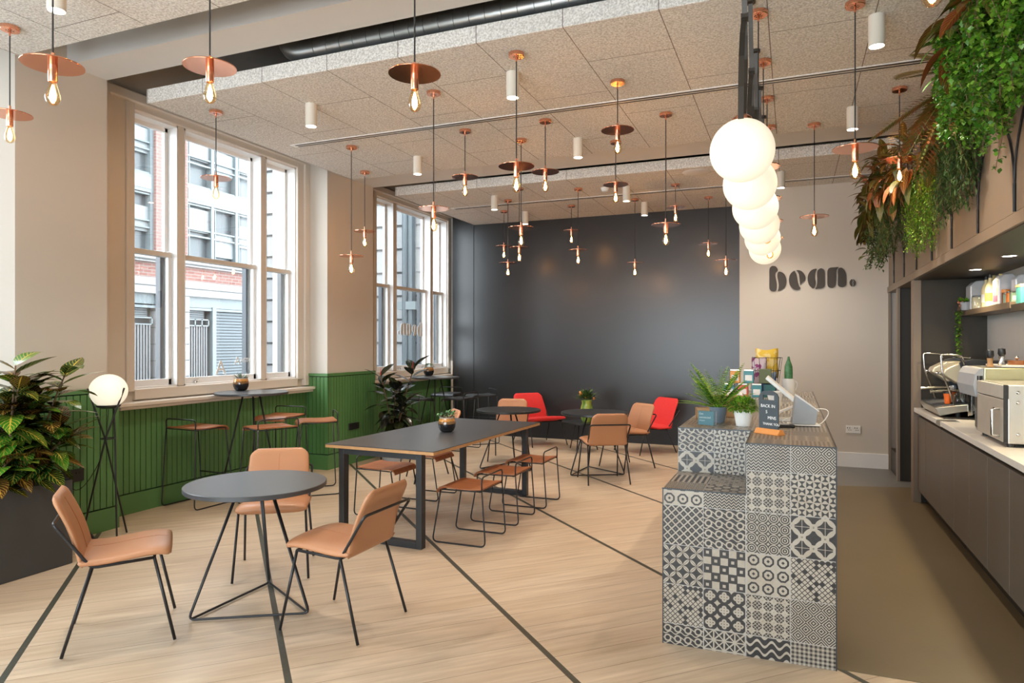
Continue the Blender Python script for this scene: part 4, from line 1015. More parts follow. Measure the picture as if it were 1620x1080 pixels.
b = MB(); d_ = Vector((0.20, 0, -0.175)).normalized(); n_ = Vector((-d_.z, 0, d_.x)); p0 = Vector((-0.145, 0, 0.285)); 
P = [p0, p0 + d_*0.265, p0 + d_*0.265 - n_*0.022, p0 - n_*0.022]
b.prism([(p.x, p.z) for p in P], lambda a, c: (a, -0.09, c), lambda a, c: (a, 0.09, c)); b.build('screen', m_wh, t, bevel=0.004)
b = MB(); b.prism([(0.055, 0.115), (0.075, 0.13), (-0.105, 0.045), (-0.115, 0.025)], lambda a, c: (a, -0.05, c), lambda a, c: (a, 0.05, c)); b.box(-0.14, 0.03, -0.07, 0.07, 0.0, 0.012); b.box(0.03, 0.075, -0.03, 0.03, 0.0, 0.13); b.build('arm', m_wh, t, bevel=0.003)
t = thing('card_reader', 'flat black card reader behind the chalkboard', 'card reader', (-0.02, 4.36, HT), R(10))
b = MB(); b.box(-0.06, 0.03, -0.04, 0.04, 0, 0.018); b.build('body', m_blk, t, bevel=0.004); b = MB(); b.box(-0.05, 0.0, -0.03, 0.03, 0.018, 0.020); b.build('keypad', m_grey, t)
# cups, bag holder, tins, wooden boxes
def tin(loc, s, c, lab, grp, rz=0):
    t = thing('tea_tin', lab, 'tin', loc, R(rz), grp)
    b = MB(); b.box(-s, s, -s, s, 0, s*2.5); b.build('body', M('tin_side', c, 0.4), t, bevel=0.004)
    b = MB(); b.box(-s*0.96, s*0.96, -s*0.96, s*0.96, s*2.5, s*2.9); b.build('lid', m_steel, t, bevel=0.004)
    b = MB(); b.box(-s*0.7, s*0.7, -s-0.001, -s, s*0.5, s*1.7); b.build('paper_label', m_wh, t)
teal, orange, green_, coral = (0.06, 0.26, 0.30), (0.70, 0.28, 0.04), (0.12, 0.18, 0.09), (0.70, 0.12, 0.07)
TG = 'small tea tins stacked on the far end of the counter'
for i, (dx, z, c, lab) in enumerate(((-0.20, 0, teal, 'teal tin, left of the lower row of tea tins'), (-0.08, 0, coral, 'coral tin in the middle of the lower row of tea tins'), (0.04, 0, teal, 'blue tin near the right of the lower row of tea tins'),
    (-0.15, 0.129, orange, 'orange tin, left of the upper row of tea tins'), (-0.03, 0.129, teal, 'pale blue tin in the upper row of tea tins'))):
    tin((-0.34 + dx, 6.70, HT + z), 0.044, c, lab, TG)
t = thing('tea_carton', 'olive green carton on top of the tea tins', 'box', (-0.30+0.07, 6.72, HT + 0.129), 0); b = MB(); b.box(-0.05, 0.055, -0.045, 0.045, 0, 0.13); b.build('body', M('olive_card', (0.12, 0.15, 0.07), 0.6), t, bevel=0.003)
t = thing('tea_carton', 'dark teal carton at the right end of the tea tins', 'box', (-0.30+0.11, 6.72, HT), 0); b = MB(); b.box(-0.05, 0.05, -0.045, 0.045, 0, 0.118); b.build('body', M('teal_card_dark', (0.03, 0.13, 0.14), 0.6), t, bevel=0.003)
def jug(loc, lab, r, h):
    t = thing('enamel_jug', lab, 'jug', loc); b = MB(); b.lathe([(0.0001, 0), (r*0.9, 0), (r, h*0.1), (r*0.98, h), (r*0.94, h), (r*0.94, h*0.1), (0.0001, 0.01)], 28); b.build('body', m_wh, t, smooth='auto')
    b = MB(); b.tube(arc((r, 0, h*0.85), (r*1.7, 0, h*0.8), (r*0.97, 0, h*0.3), 8), 0.004, 6); b.build('handle', m_wh, t, smooth=True)
jug((-0.03, 6.85, HT), 'white enamel jug holding a green bottle beside the snack bags', 0.055, 0.17)
t = thing('bottle', 'green foil bottle standing in the white jug', 'bottle', (-0.03, 6.85, HT + 0.012)); b = MB(); b.lathe([(0.0001, 0), (0.032, 0), (0.036, 0.20), (0.034, 0.27), (0.014, 0.33), (0.009, 0.36), (0.0001, 0.362)], 20); b.build('bottle_body', M('green_foil', (0.05, 0.17, 0.06), 0.4, var=0.8, vs=40), t, smooth='auto')
t = thing('snack_basket', 'dark wire basket of snack bags at the far end of the counter', 'basket', (-0.22, 6.95, HT)); b = MB()
for z, r in ((0.01, 0.09), (0.12, 0.105), (0.24, 0.12), (0.36, 0.135)): b.tube([(r*math.cos(R(a)), r*math.sin(R(a)), z) for a in range(0, 361, 20)], 0.0025, 5)
for a in range(0, 360, 30): b.tube([(0.09*math.cos(R(a)), 0.09*math.sin(R(a)), 0.01), (0.135*math.cos(R(a)), 0.135*math.sin(R(a)), 0.36)], 0.002, 4)
b.build('wire_frame', m_black, t)
def bag(loc, rz, w_, h, c, c2, lab, tilt=0.1):
    t = thing('snack_bag', lab, 'snack bag', loc, rz, 'snack bags in the basket'); rows = []
    for sd in (1, -1):
        rr = []
        for i in range(9):
            v = i/8; th = 0.03*math.sin(math.pi*v)**0.6 if 0 < v < 1 else 0.001
            rr.append([(u*w_*(1 + 0.03*math.sin(v*9)), sd*th*(1-u*u) + tilt*v*h, v*h + 0.01*math.sin(u*3+v*5)) for u in (([-1,-0.6,-0.2,0.2,0.6,1]) if sd > 0 else ([1,0.6,0.2,-0.2,-0.6,-1]))])
        rows.append(rr)
    b = MB(); b.grid(rows[0]); b.grid(rows[1])
    m, nt, bs = newmat('printed_foil'); n = noise(16, 3, objpos()); setc(bs, mixc(n > 0.52, c, c2)); bs.inputs['Roughness'].default_value = 0.3
    b.build('bag', m, t, smooth=True)
bag((-0.22, 6.99, HT + 0.16), R(8), 0.10, 0.28, (0.70, 0.48, 0.06), (0.75, 0.60, 0.25), 'yellow snack bag standing tallest in the basket')
bag((-0.30, 6.90, HT + 0.06), R(-20), 0.07, 0.30, (0.50, 0.42, 0.46), (0.22, 0.03, 0.14), 'white and purple snack bag at the left of the basket')
bag((-0.20, 6.87, HT + 0.05), R(5), 0.065, 0.17, (0.05, 0.10, 0.25), (0.20, 0.28, 0.42), 'dark blue snack bag at the front of the basket')
t = thing('white_cup', 'white cup behind the chalkboard under the tablet', 'cup', (-0.11, 5.1, HT)); b = MB(); b.lathe([(0.0001, 0), (0.03, 0), (0.04, 0.09), (0.055, 0.16), (0.05, 0.16), (0.036, 0.09), (0.0001, 0.01)], 24); b.build('body', m_wh, t, smooth='auto')
for (x, y, h, rz, lab) in ((-0.53, 4.62, 0.075, 10, 'low wooden crate behind the fern pot'), (-0.355, 4.80, 0.13, 4, 'upright wooden box between the fern and the herb pot'), (-0.46, 5.55, 0.10, 0, 'wooden tray holding menus behind the herb pot')):
    t = thing('wooden_box', lab, 'box', (x, y, HT), R(rz)); b = MB(); s = 0.055 if y < 5 else 0.13
    b.box(-s, s, -s*0.6, -s*0.6+0.008, 0, h); b.box(-s, s, s*0.6-0.008, s*0.6, 0, h); b.box(-s, -s+0.008, -s*0.6, s*0.6, 0, h); b.box(s-0.008, s, -s*0.6, s*0.6, 0, h); b.box(-s, s, -s*0.6, s*0.6, 0, 0.008); b.build('box_body', m_ply, t)
    if y > 5: b = MB(); b.box(-s*0.85, s*0.85, -s*0.5, s*0.5, 0.01, 0.115); b.build('menus', m_wh, t)

# ------------------------------------------------------------------ service kitchen along the right wall
ys = [7.665, 7.24, 6.533, 6.06, 5.57, 5.093, 4.626, 4.14, 3.66]
CL = ['at the far end beside the niche post', 'second from the niche post', 'third from the niche post', 'below the coffee machine drip tray end', 'below the near side of the oven', 'left of the frame edge, fifth from the post', 'close to the frame edge', 'cut by the right frame edge']
for i in range(len(ys)-1):
    y1, y0 = ys[i], ys[i+1]
    t = thing('base_cabinet', 'dark taupe base cabinet ' + (CL[i] if i < len(CL) else 'outside the frame, number %d from the niche' % (i+1)), 'cabinet', (0, 0, 0), 0, 'taupe base cabinets under the white worktop')
    b = MB(); b.box(1.155, 1.70, y0 + 0.002, y1 - 0.002, 0.13, 0.87); b.box(1.21, 1.70, y0 + 0.002, y1 - 0.002, 0.0, 0.13); b.build('body', m_niche, t)
    b = MB(); b.box(1.132, 1.152, y0 + 0.003, y1 - 0.003, 0.13, 0.845); b.build('door', m_door, t, bevel=0.002)
t = thing('worktop', 'long white quartz worktop on the taupe cabinets', 'worktop', (0, 0, 0)); b = MB()
b.box(1.10, 1.705, 6.58, 7.665, 0.885, 0.925); b.box(1.10, 1.705, 3.66, 6.38, 0.885, 0.925); b.box(1.24, 1.705, 6.38, 6.58, 0.885, 0.925); b.build('slab', m_quartz, t, bevel=0.002)
t = thing('drain_grate', 'dark steel strip drain let into the white worktop', 'drain', (0, 0, 0)); b = MB()
for k in range(4): b.box(1.102, 1.24, 6.385 + k*0.05, 6.420 + k*0.05, 0.88, 0.922)
b.build('bars', m_steel, t); b = MB(); b.box(1.11, 1.238, 6.382, 6.578, 0.874, 0.912); b.build('tray', m_blk, t)
t = thing('bar_mat', 'black rubber mat under the coffee machine', 'mat', (1.40, 7.05, 0.925)); b = MB(); b.box(-0.24, 0.28, -0.45, 0.42, 0, 0.005); b.build('mat', m_blk, t)
# coffee machine
t = thing('coffee_machine', 'two-group espresso machine with steam wands on the worktop', 'coffee machine', (0, 0, 0.93))
Y0, Y1 = 6.74, 7.50
b = MB()
for y in (Y0, Y1 - 0.02):
    b.prism([(1.38, 0.03), (1.66, 0.03), (1.67, 0.46), (1.40, 0.49), (1.30, 0.46), (1.36, 0.24)], lambda a, c, y=y: (a, y, c), lambda a, c, y=y: (a, y + 0.02, c))
b.box(1.42, 1.66, Y0 + 0.02, Y1 - 0.02, 0.03, 0.46); b.build('body', m_gun, t, bevel=0.003)
b = MB(); b.prism([(1.34, 0.235), (1.39, 0.25), (1.39, 0.0), (1.36, -0.005), (1.36, 0.22)], lambda a, c: (a, Y0 - 0.012, c + 0.02), lambda a, c: (a, Y0 - 0.002, c + 0.02)); b.box(1.385, 1.395, Y0 - 0.014, Y0, 0.03, 0.24); b.build('side_trim', m_chrome, t)
for y in (Y0 + 0.02, Y1 - 0.26):
    b = MB(); b.prism([(1.20, 0.40), (1.30, 0.455), (1.42, 0.46), (1.42, 0.30), (1.31, 0.27), (1.18, 0.36)], lambda a, c, y=y: (a, y, c), lambda a, c, y=y: (a, y + 0.22, c)); b.build('group_head', m_cream, t, bevel=0.012, seg=3)
    b = MB(); b.tube([(1.36, y + 0.11, 0.22), (1.24, y + 0.11, 0.215)], 0.008, 8); b.tube([(1.24, y + 0.11, 0.215), (1.11, y + 0.11, 0.205)], [0.011, 0.017], 10); b.cyl(1.37, y + 0.11, 0.19, 0.235, 0.036, 20); b.build('portafilter', m_chrome, t, smooth='auto')
    b = MB(); b.tube([(1.27, y + 0.11, 0.36), (1.165, y + 0.11, 0.365)], 0.008, 8); b.sphere((1.16, y + 0.11, 0.365), 0.016, 12, 8); b.build('brew_lever', m_chrome, t, smooth=True)
b = MB(); b.prism([(1.12, 0.075), (1.40, 0.115), (1.42, 0.06), (1.30, 0.04), (1.16, 0.005)], lambda a, c: (a, Y0 - 0.005, c), lambda a, c: (a, Y1 + 0.005, c)); b.build('drip_tray', m_steel, t, bevel=0.004)
b = MB()
for i in range(18): b.tube([(1.135, Y0 + 0.02 + i*0.042, 0.083), (1.385, Y0 + 0.02 + i*0.042, 0.119)], 0.004, 4)
b.build('tray_grille', m_gun, t)
for x in (1.30, 1.62):
    for y in (Y0 + 0.05, Y1 - 0.05): b = MB(); b.cyl(x, y, 0.0, 0.04, 0.022, 14); b.build('foot', m_blk, t)
for y in (Y0 - 0.03, Y1 + 0.04):
    b = MB(); b.tube(rounded([(1.33, y, 0.44), (1.31, y, 0.52), (1.16, y, 0.53), (1.17, y, 0.38), (1.26, y, 0.10)], 0.03, 5), 0.0065, 8); b.build('steam_wand', m_chrome, t, smooth=True)
b = MB(); b.box(1.40, 1.66, Y0 + 0.03, Y1 - 0.03, 0.465, 0.475); b.tube([(1.38, Y0+0.02, 0.50), (1.38, Y1-0.02, 0.50)], 0.005, 6); b.build('cup_rail', m_chrome, t)
for x, z in ((1.60, 0.40), (1.56, 0.09)): b = MB(); b.sphere((x, Y0 - 0.004, z), 0.014, 12, 8); b.build('side_bolt', m_chrome, t, smooth=True)
for i, (x, y, m_, lab) in enumerate(((1.235, 6.85, m_orangewood, 'orange paper cup on the coffee machine tray, nearest'), (1.30, 7.0, m_orangewood, 'orange paper cup under the second brew group'))):
    q = thing('paper_cup', lab, 'cup', (x, y, 1.033 if i == 0 else 1.038)); b = MB(); b.lathe([(0.0001, 0), (0.022, 0), (0.032, 0.09), (0.0001, 0.088)], 20); b.build('cup_body', M('bright_orange_card', (0.85, 0.16, 0.02), 0.6), q, smooth='auto'); b = MB(); b.cyl(0, 0, 0.088, 0.10, 0.033, 20); b.build('lid', m_blk, q, smooth='auto')
for i, (x, y) in enumerate(((1.27, 6.80), (1.31, 6.86), (1.335, 6.80), (1.36, 6.90))):
    q = thing('shot_glass', ['clear shot glass on the drip tray beside the orange cup', 'clear shot glass in the middle of the drip tray', 'clear shot glass nearest the machine body', 'clear shot glass at the back of the drip tray'][i], 'glass', (x, y, 1.03 + (x-1.12)*0.1), 0, 'clear glasses on the drip tray')
    b = MB(); b.lathe([(0.018, 0), (0.025, 0.075), (0.023, 0.075), (0.016, 0.006), (0.0001, 0.006)], 16); b.build('glass_body', m_clear, q, smooth=True)
# combi oven
t = thing('countertop_oven', 'stainless countertop oven with a bar handle on the worktop', 'oven', (0, 0, 0.925))
b = MB(); b.box(1.20, 1.68, 4.93, 5.57, 0.022, 0.375); b.build('body', m_steel, t, bevel=0.004)
b = MB(); b.box(1.178, 1.198, 4.935, 5.565, 0.028, 0.285); b.build('door', M('satin_steel_door', (0.62, 0.58, 0.50), 0.4, 0.6), t, bevel=0.005)
b = MB(); b.box(1.178, 1.198, 4.935, 5.565, 0.290, 0.372); b.build('control_panel', M('satin_steel_panel', (0.66, 0.63, 0.56), 0.4, 0.5), t, bevel=0.003)
b = MB(); b.tube(rounded([(1.178, 5.02, 0.06), (1.140, 5.02, 0.06), (1.140, 5.02, 0.225), (1.178, 5.02, 0.225)], 0.012), 0.009, 10); b.build('handle', m_chrome, t, smooth=True)
b = MB(); b.box(1.1775, 1.20, 4.928, 4.936, 0.025, 0.375); b.box(1.196, 1.202, 4.926, 4.93, 0.29, 0.372); b.build('gasket', m_blk, t)
for x, z in ((1.25, 0.33), (1.25, 0.27), (1.25, 0.08)): b = MB(); b.sphere((x, 4.929, z), 0.012, 12, 8); b.build('side_bolt', m_chrome, t, smooth=True)
for x in (1.22, 1.64):
    for y in (4.96, 5.53): b = MB(); b.cyl(x, y, 0, 0.024, 0.02, 14); b.build('foot', m_blk, t)
t = thing('contact_grill', 'olive-tinted steel grill with a curved grey front, standing behind the oven', 'appliance', (0, 0, 0.925))
b = MB(); b.box(1.235, 1.70, 5.64, 6.14, 0.26, 0.455); b.build('body', M('olive_tinted_steel', (0.50, 0.46, 0.27), 0.3, 0.85), t, bevel=0.006)
b = MB(); P = [(1.235, 0.27), (1.185, 0.25), (1.168, 0.33), (1.18, 0.41), (1.205, 0.45), (1.235, 0.458)]
b.prism(P, lambda a, c: (a, 5.635, c), lambda a, c: (a, 6.145, c)); b.build('curved_front', m_grey, t, bevel=0.006)
b = MB(); b.box(1.28, 1.70, 5.66, 6.12, 0.0, 0.262); b.build('base', m_blk, t, bevel=0.004)
b = MB(); b.box(1.192, 1.20, 5.632, 5.636, 0.30, 0.40); b.box(1.205, 1.225, 5.630, 5.636, 0.29, 0.40); b.build('switch', m_blk, t)
b = MB(); b.box(1.26, 1.70, 5.70, 6.10, 0.455, 0.459); b.build('hot_plate', m_gun, t)
t = thing('serving_tray', 'pale tray lying on top of the grill', 'tray', (1.50, 5.80, 1.384)); b = MB(); b.box(-0.16, 0.19, -0.14, 0.28, 0.0, 0.014); b.build('tray_body', m_quartz, t, bevel=0.003)
for i, (x, y, lab) in enumerate(((1.305, 5.80, 'black-topped wooden mill, left of the pair on the grill'), (1.37, 5.78, 'black-topped steel mill, right of the pair on the grill'))):
    q = thing('pepper_mill', lab, 'mill', (x, y, 1.384 if i == 0 else 1.398)); b = MB(); b.lathe([(0.0001, 0), (0.024, 0), (0.016, 0.03), (0.020, 0.06), (0.0001, 0.065)], 16); b.build('mill_body', m_ply if i == 0 else m_chrome, q, smooth='auto'); b = MB(); b.lathe([(0.0001, 0.06), (0.016, 0.06), (0.025, 0.08), (0.022, 0.115), (0.0001, 0.12)], 16); b.build('cap', m_blk, q, smooth='auto')
t = thing('sugar_dish', 'brown glass dish with a steel knob on the grill tray', 'dish', (1.48, 5.86, 1.398)); b = MB(); b.lathe([(0.0001, 0), (0.055, 0), (0.058, 0.03), (0.0001, 0.035)], 24); b.build('dish_body', M('amber_brown_glass', (0.25, 0.09, 0.03), 0.15), t, smooth='auto'); b = MB(); b.sphere((0, 0, 0.05), 0.014, 12, 8); b.build('knob', m_chrome, t, smooth=True)
for i in range(5):
    q = thing('tumbler', 'tall clear tumbler, %s of the row on the grill tray' % ['leftmost', 'second', 'third', 'fourth', 'last'][i], 'glass', (1.56 + (i % 3)*0.05, 5.90 - i*0.045, 1.398), 0, 'tumblers on the grill tray'); b = MB(); b.lathe([(0.021, 0), (0.025, 0.10), (0.023, 0.10), (0.019, 0.006), (0.0001, 0.006)], 16); b.build('glass_body', m_clear, q, smooth=True)
t = thing('wall_bracket_shelf', 'brown slab with a dark rail fixed on the splashback above the oven', 'rail', (1.70, 5.4, 1.60)); b = MB(); b.box(-0.06, 0.004, -1.2, 0.22, -0.035, 0.035); b.build('slab', m_taupe, t); b = MB(); b.tube([(-0.03, 0.2, -0.05), (-0.03, 0.62, -0.05)], 0.010, 8); b.build('rail', m_black, t, smooth=True)
t = thing('coffee_grinder', 'black coffee grinder hopper behind the espresso machine', 'grinder', (1.56, 6.45, 0.925)); b = MB(); b.box(-0.10, 0.10, -0.09, 0.09, 0, 0.36); b.build('body', m_blk, t, bevel=0.01); b = MB(); b.lathe([(0.0001, 0.36), (0.07, 0.36), (0.11, 0.44), (0.115, 0.49), (0.0001, 0.50)], 24); b.build('hopper', m_gun, t, smooth='auto')
# wall shelf and its goods
t = thing('wall_shelf', 'thick brown shelf on the splashback', 'shelf', (0, 0, 0)); b = MB(); b.box(1.49, 1.703, 6.08, 7.668, 1.81, 1.858); b.build('board', M('brown_shelf_board', (0.16, 0.115, 0.075), 0.45), t, bevel=0.002)
b = MB(); b.box(1.49, 1.703, 5.0, 6.05, 1.785, 1.835, None); tag(b.build('wall_shelf', m_niche), 'second, slightly lower shelf running out of the right frame edge', 'shelf')
def foil_bag(x, y, w_, dpt, h, lab, label_cols=None):
    t = thing('coffee_bag', lab, 'coffee bag', (x, y, 1.858), 0, 'white coffee bags on the shelf'); b = MB()
    b.prism([(-dpt, 0), (dpt, 0), (dpt*1.02, h*0.8), (dpt*0.3, h), (-dpt*0.5, h*0.98), (-dpt, h*0.82)], lambda a, c: (a, -w_, c), lambda a, c: (a, w_, c)); b.build('bag', M('white_foil', (0.62, 0.62, 0.63), 0.35, 0.3, var=0.15, vs=14), t, bevel=0.01)
    if label_cols:
        b = MB(); z0 = 0.02
        for (ya, yb, za, zb, c) in label_cols: b.box(-dpt - 0.0015, -dpt, ya, yb, za, zb, c); b.box(-dpt*0.9, dpt*0.5, -w_ - 0.0015, -w_, za, zb, c) if False else None
        b.build('paper_label', None, t)
m_pink = M('pink_label', (0.75, 0.10, 0.18), 0.5); m_gold = M('gold_label', (0.65, 0.55, 0.25), 0.5)
foil_bag(1.60, 7.50, 0.09, 0.085, 0.27, 'plain white foil coffee bag at the far end of the shelf')
foil_bag(1.60, 6.62, 0.09, 0.075, 0.25, 'white coffee bag with a pink and gold label on the shelf', [(-0.06, 0.06, 0.03, 0.08, m_pink), (0.0, 0.06, 0.08, 0.14, m_pink), (-0.06, 0.0, 0.08, 0.14, m_gold)])
foil_bag(1.645, 6.42, 0.06, 0.05, 0.23, 'grey coffee bag behind the spice jar')
m_amberlit = M('syrup_glass', (0.75, 0.45, 0.10), 0.12); m_paleglass = M('pale_syrup', (0.85, 0.72, 0.40), 0.15)
for i, (x, y, lab) in enumerate(((1.575, 7.12, 'tall syrup bottle, leftmost on the shelf'), (1.60, 7.0, 'tall syrup bottle, second from the left on the shelf'), (1.56, 6.93, 'tall syrup bottle in front, orange label'), (1.62, 6.86, 'tall syrup bottle nearest the labelled bag'))):
    q = thing('syrup_bottle', lab, 'bottle', (x, y, 1.858), 0, 'syrup bottles on the shelf'); b = MB(); b.lathe([(0.0001, 0), (0.036, 0), (0.037, 0.16), (0.030, 0.19), (0.014, 0.22), (0.013, 0.25), (0.0001, 0.25)], 20); b.build('bottle_body', m_paleglass, q, smooth='auto'); b = MB(); b.cyl(0, 0, 0.248, 0.275, 0.015, 14); b.build('cap', m_gold if i % 2 else m_blk, q, smooth='auto')
    b = MB(); b.lathe([(0.0375, 0.05), (0.0375, 0.12)], 20); b.build('paper_label', m_wh if i != 2 else m_orangewood, q, smooth=True)
t = thing('glass_jar', 'clear clip-top jar with pale filling on the shelf', 'jar', (1.555, 7.27, 1.858)); b = MB(); b.lathe([(0.0001, 0), (0.055, 0), (0.058, 0.09), (0.052, 0.105), (0.0001, 0.10)], 24); b.build('contents', M('pale_sugar', (0.75, 0.66, 0.42), 0.7), t, smooth='auto'); b = MB(); b.lathe([(0.060, 0), (0.062, 0.10), (0.054, 0.12), (0.0001, 0.122)], 24); b.build('jar_glass', m_clear, t, smooth=True)
t = thing('spice_jar', 'dark spice jar with an orange lid on the shelf', 'jar', (1.55, 6.43, 1.858)); b = MB(); b.cyl(0, 0, 0, 0.09, 0.027, 20); b.build('jar_body', M('brown_spice', (0.16, 0.05, 0.02), 0.4), t, smooth='auto'); b = MB(); b.cyl(0, 0, 0.09, 0.115, 0.028, 20); b.build('lid', m_orangewood, t, smooth='auto')
for i, (y, c, s, lab) in enumerate(((6.32, (0.25, 0.42, 0.32), 0.028, 'pale green tin first in the shelf row'), (6.235, (0.80, 0.22, 0.03), 0.030, 'orange tin in the shelf row'), (6.155, (0.30, 0.42, 0.28), 0.028, 'pale green tin last in the shelf row'))):
    tin((1.54, y, 1.858), s, c, lab, 'small tins on the shelf')
t = thing('tea_caddy', 'large turquoise caddy with a gold rim on the lower shelf', 'tin', (1.57, 5.95, 1.835)); b = MB(); b.box(-0.06, 0.06, -0.06, 0.06, 0, 0.12); b.build('body', M('turquoise_tin', (0.08, 0.38, 0.36), 0.35), t, bevel=0.004); b = MB(); b.box(-0.062, 0.062, -0.062, 0.062, 0.12, 0.14); b.build('lid', m_gold, t, bevel=0.003)
random.seed(12)
t = thing('trailing_vine', 'green vine with pink buds trailing from the end of the shelf', 'plant', (1.50, 7.50, 1.858)); b = MB(); b.lathe([(0.0001, 0), (0.04, 0), (0.048, 0.075), (0.0001, 0.07)], 20); b.build('pot', m_grey, t, smooth='auto'); s = MB(); b = MB(); k = 0
for j in range(6):
    L = [0.62, 0.50, 0.40, 0.2, 0.15, 0.1][j]; x0, y0 = -0.05 + random.uniform(-.01, .01), random.uniform(-.04, .04); P = arc((0, 0, 0.07), (x0, y0, 0.10), (x0 - 0.01, y0, 0.0), 5) + [(x0 - 0.012 + 0.01*math.sin(q), y0 + 0.012*math.sin(q*1.7), -L*q/8) for q in range(1, 9)]
    s.tube(P, 0.0018, 4)
    for i in range(int(L*130)): q = -L*random.random(); leaf(b, (x0 - 0.012, y0, q), rvec(-0.6, 0.3), 0.035, 0.022, (0,0,1), 0.3, k, n=3); k += 1
for i in range(50): leaf(b, (random.uniform(-.05, .02), random.uniform(-.05, .05), 0.08), rvec(0, 1), 0.06, 0.022, (0,0,1), 0.3, k + i, n=3)
s.build('stem', m_stem, t); b.build('foliage', m_ivy, t, smooth=True)
b = MB()
for i in range(8): b.sphere((random.uniform(-.07, .0), random.uniform(-.04, .04), random.uniform(0.03, 0.13)), 0.011, 8, 6)
b.build('bud', M('pink_bud', (0.75, 0.25, 0.15), 0.6), t, smooth=True)
# soffit downlights; the two nearest are unseen, added to light the area
for i, y in enumerate((6.72, 5.76, 4.80, 3.84)):
    t = thing('recessed_downlight', ['warm recessed downlight over the far end of the shelf', 'warm recessed downlight over the lower shelf', 'unseen downlight added in the soffit above the oven for light', 'unseen downlight added for light beyond the oven, nearest the viewer'][i], 'light', (1.41, y, 2.163), 0, 'recessed downlights in the soffit')
    b = MB(); b.lathe([(0.040, -0.001), (0.048, -0.004), (0.050, 0.0)], 24); b.build('trim_ring', m_steel, t, smooth='auto'); b = MB(); b.lathe([(0.0001, -0.002), (0.040, -0.002)], 24); b.build('lens', m_spotlit, t)
    d = bpy.data.lights.new('downlight_beam', 'SPOT'); d.energy = 22; d.color = (1.0, 0.80, 0.50); d.spot_size = R(140); d.spot_blend = 0.6; d.shadow_soft_size = 0.035
    o = bpy.data.objects.new('downlight_beam', d); col.objects.link(o); o.location = (0, 0, -0.02); o.parent = t

# ------------------------------------------------------------------ opal globes on straps
GY = [3.46, 4.20, 4.94, 5.68, 6.42, 7.16]; GX = -0.222
GN = ['nearest and largest in view', 'second', 'third', 'fourth', 'fifth', 'last and farthest']
for i, y in enumerate(GY):
    x = GX - 0.005 * i
    t = thing('globe_pendant', 'opal glass globe pendant, %s of the six over the counter' % GN[i], 'lamp', (x, y, 2.475), 0, 'row of opal globes on bronze straps')
    b = MB(); b.sphere((0, 0, 0), 0.15, 40, 24); b.build('globe', m_globe, t, smooth=True)
    b = MB(); b.lathe([(0.0001, 0.17), (0.03, 0.168), (0.045, 0.155), (0.048, 0.142)], 20); b.build('cap', m_coppers, t, smooth='auto')
    b = MB()
    def strap(P, w_=0.013):
        rr = []
        for p in P: rr.append([(p[0] - w_, p[1], p[2]), (p[0] + w_, p[1], p[2])])
        b.grid(rr)
    zc = 1.095 if i < 5 else 1.195
    strap([(0, -0.085, 0.127), (0, -0.075, 0.28), (0, -0.035, 0.44), (0, 0.04, 0.58), (0, 0.13, 0.68), (0, 0.20, 0.73)])
    strap([(0, 0.085, 0.127), (0, 0.15, 0.25), (0, 0.215, 0.40), (0, 0.245, 0.53), (0, 0.235, 0.65), (0, 0.205, 0.73)])
    b.build('strap', m_strap, t, solid=0.004)
    b = MB(); strap([(0, 0.20, 0.72), (0, 0.17, 0.80), (0, 0.10, 0.95), (0, 0.06, zc)]); b.box(-0.017, 0.017, 0.19, 0.215, 0.71, 0.745); b.build('hanger_strap', m_strap, t, solid=0.004)
    b = MB(); b.lathe([(0.0001, zc), (0.03, zc), (0.03, zc - 0.02), (0.0001, zc - 0.02)], 16, (0, 0.06, 0)); b.build('ceiling_mount', m_strap, t, smooth='auto')

# ------------------------------------------------------------------ hanging foliage over the fascia
random.seed(33)
def ledge(y0, y1):
    b = MB(); b.box(1.0, 1.10, y0, y1, 2.98, 3.04); return b
t = tag(ledge(3.0, 9.0).build('planting_trough', m_planter), 'dark trough fixed high on the fascia carrying the hanging plants', 'trough')
def croton_cluster(lab, x0, y, z, n, sx, sy, sz, mat=None, size=(0.16, 0.25)):
    t = thing('artificial_croton', lab, 'plant', (x0, y, z), 0, 'hanging greenery above the service bar'); b = MB(); s = MB()
    for i in range(n):
        p = Vector((random.uniform(-sx, 0.0), random.uniform(-sy, sy), random.uniform(-sz, sz)))
        v = Vector((-abs(random.gauss(0.5, 0.4)), p.y/sy*0.6 + random.gauss(0, 0.4), p.z/sz*0.5 + random.gauss(0, 0.4))).normalized()
        leaf(b, p, v, random.uniform(*size), random.uniform(0.055, 0.08), (0, 0, 1), random.uniform(0.2, 0.9), i, n=6, shape=0.85)
        if i % 4 == 0: s.tube([(0.05, p.y*0.4, 0.0), p], 0.004, 5)
    s.build('stem', m_stem, t); b.build('foliage', mat or m_crotred, t, smooth=True)
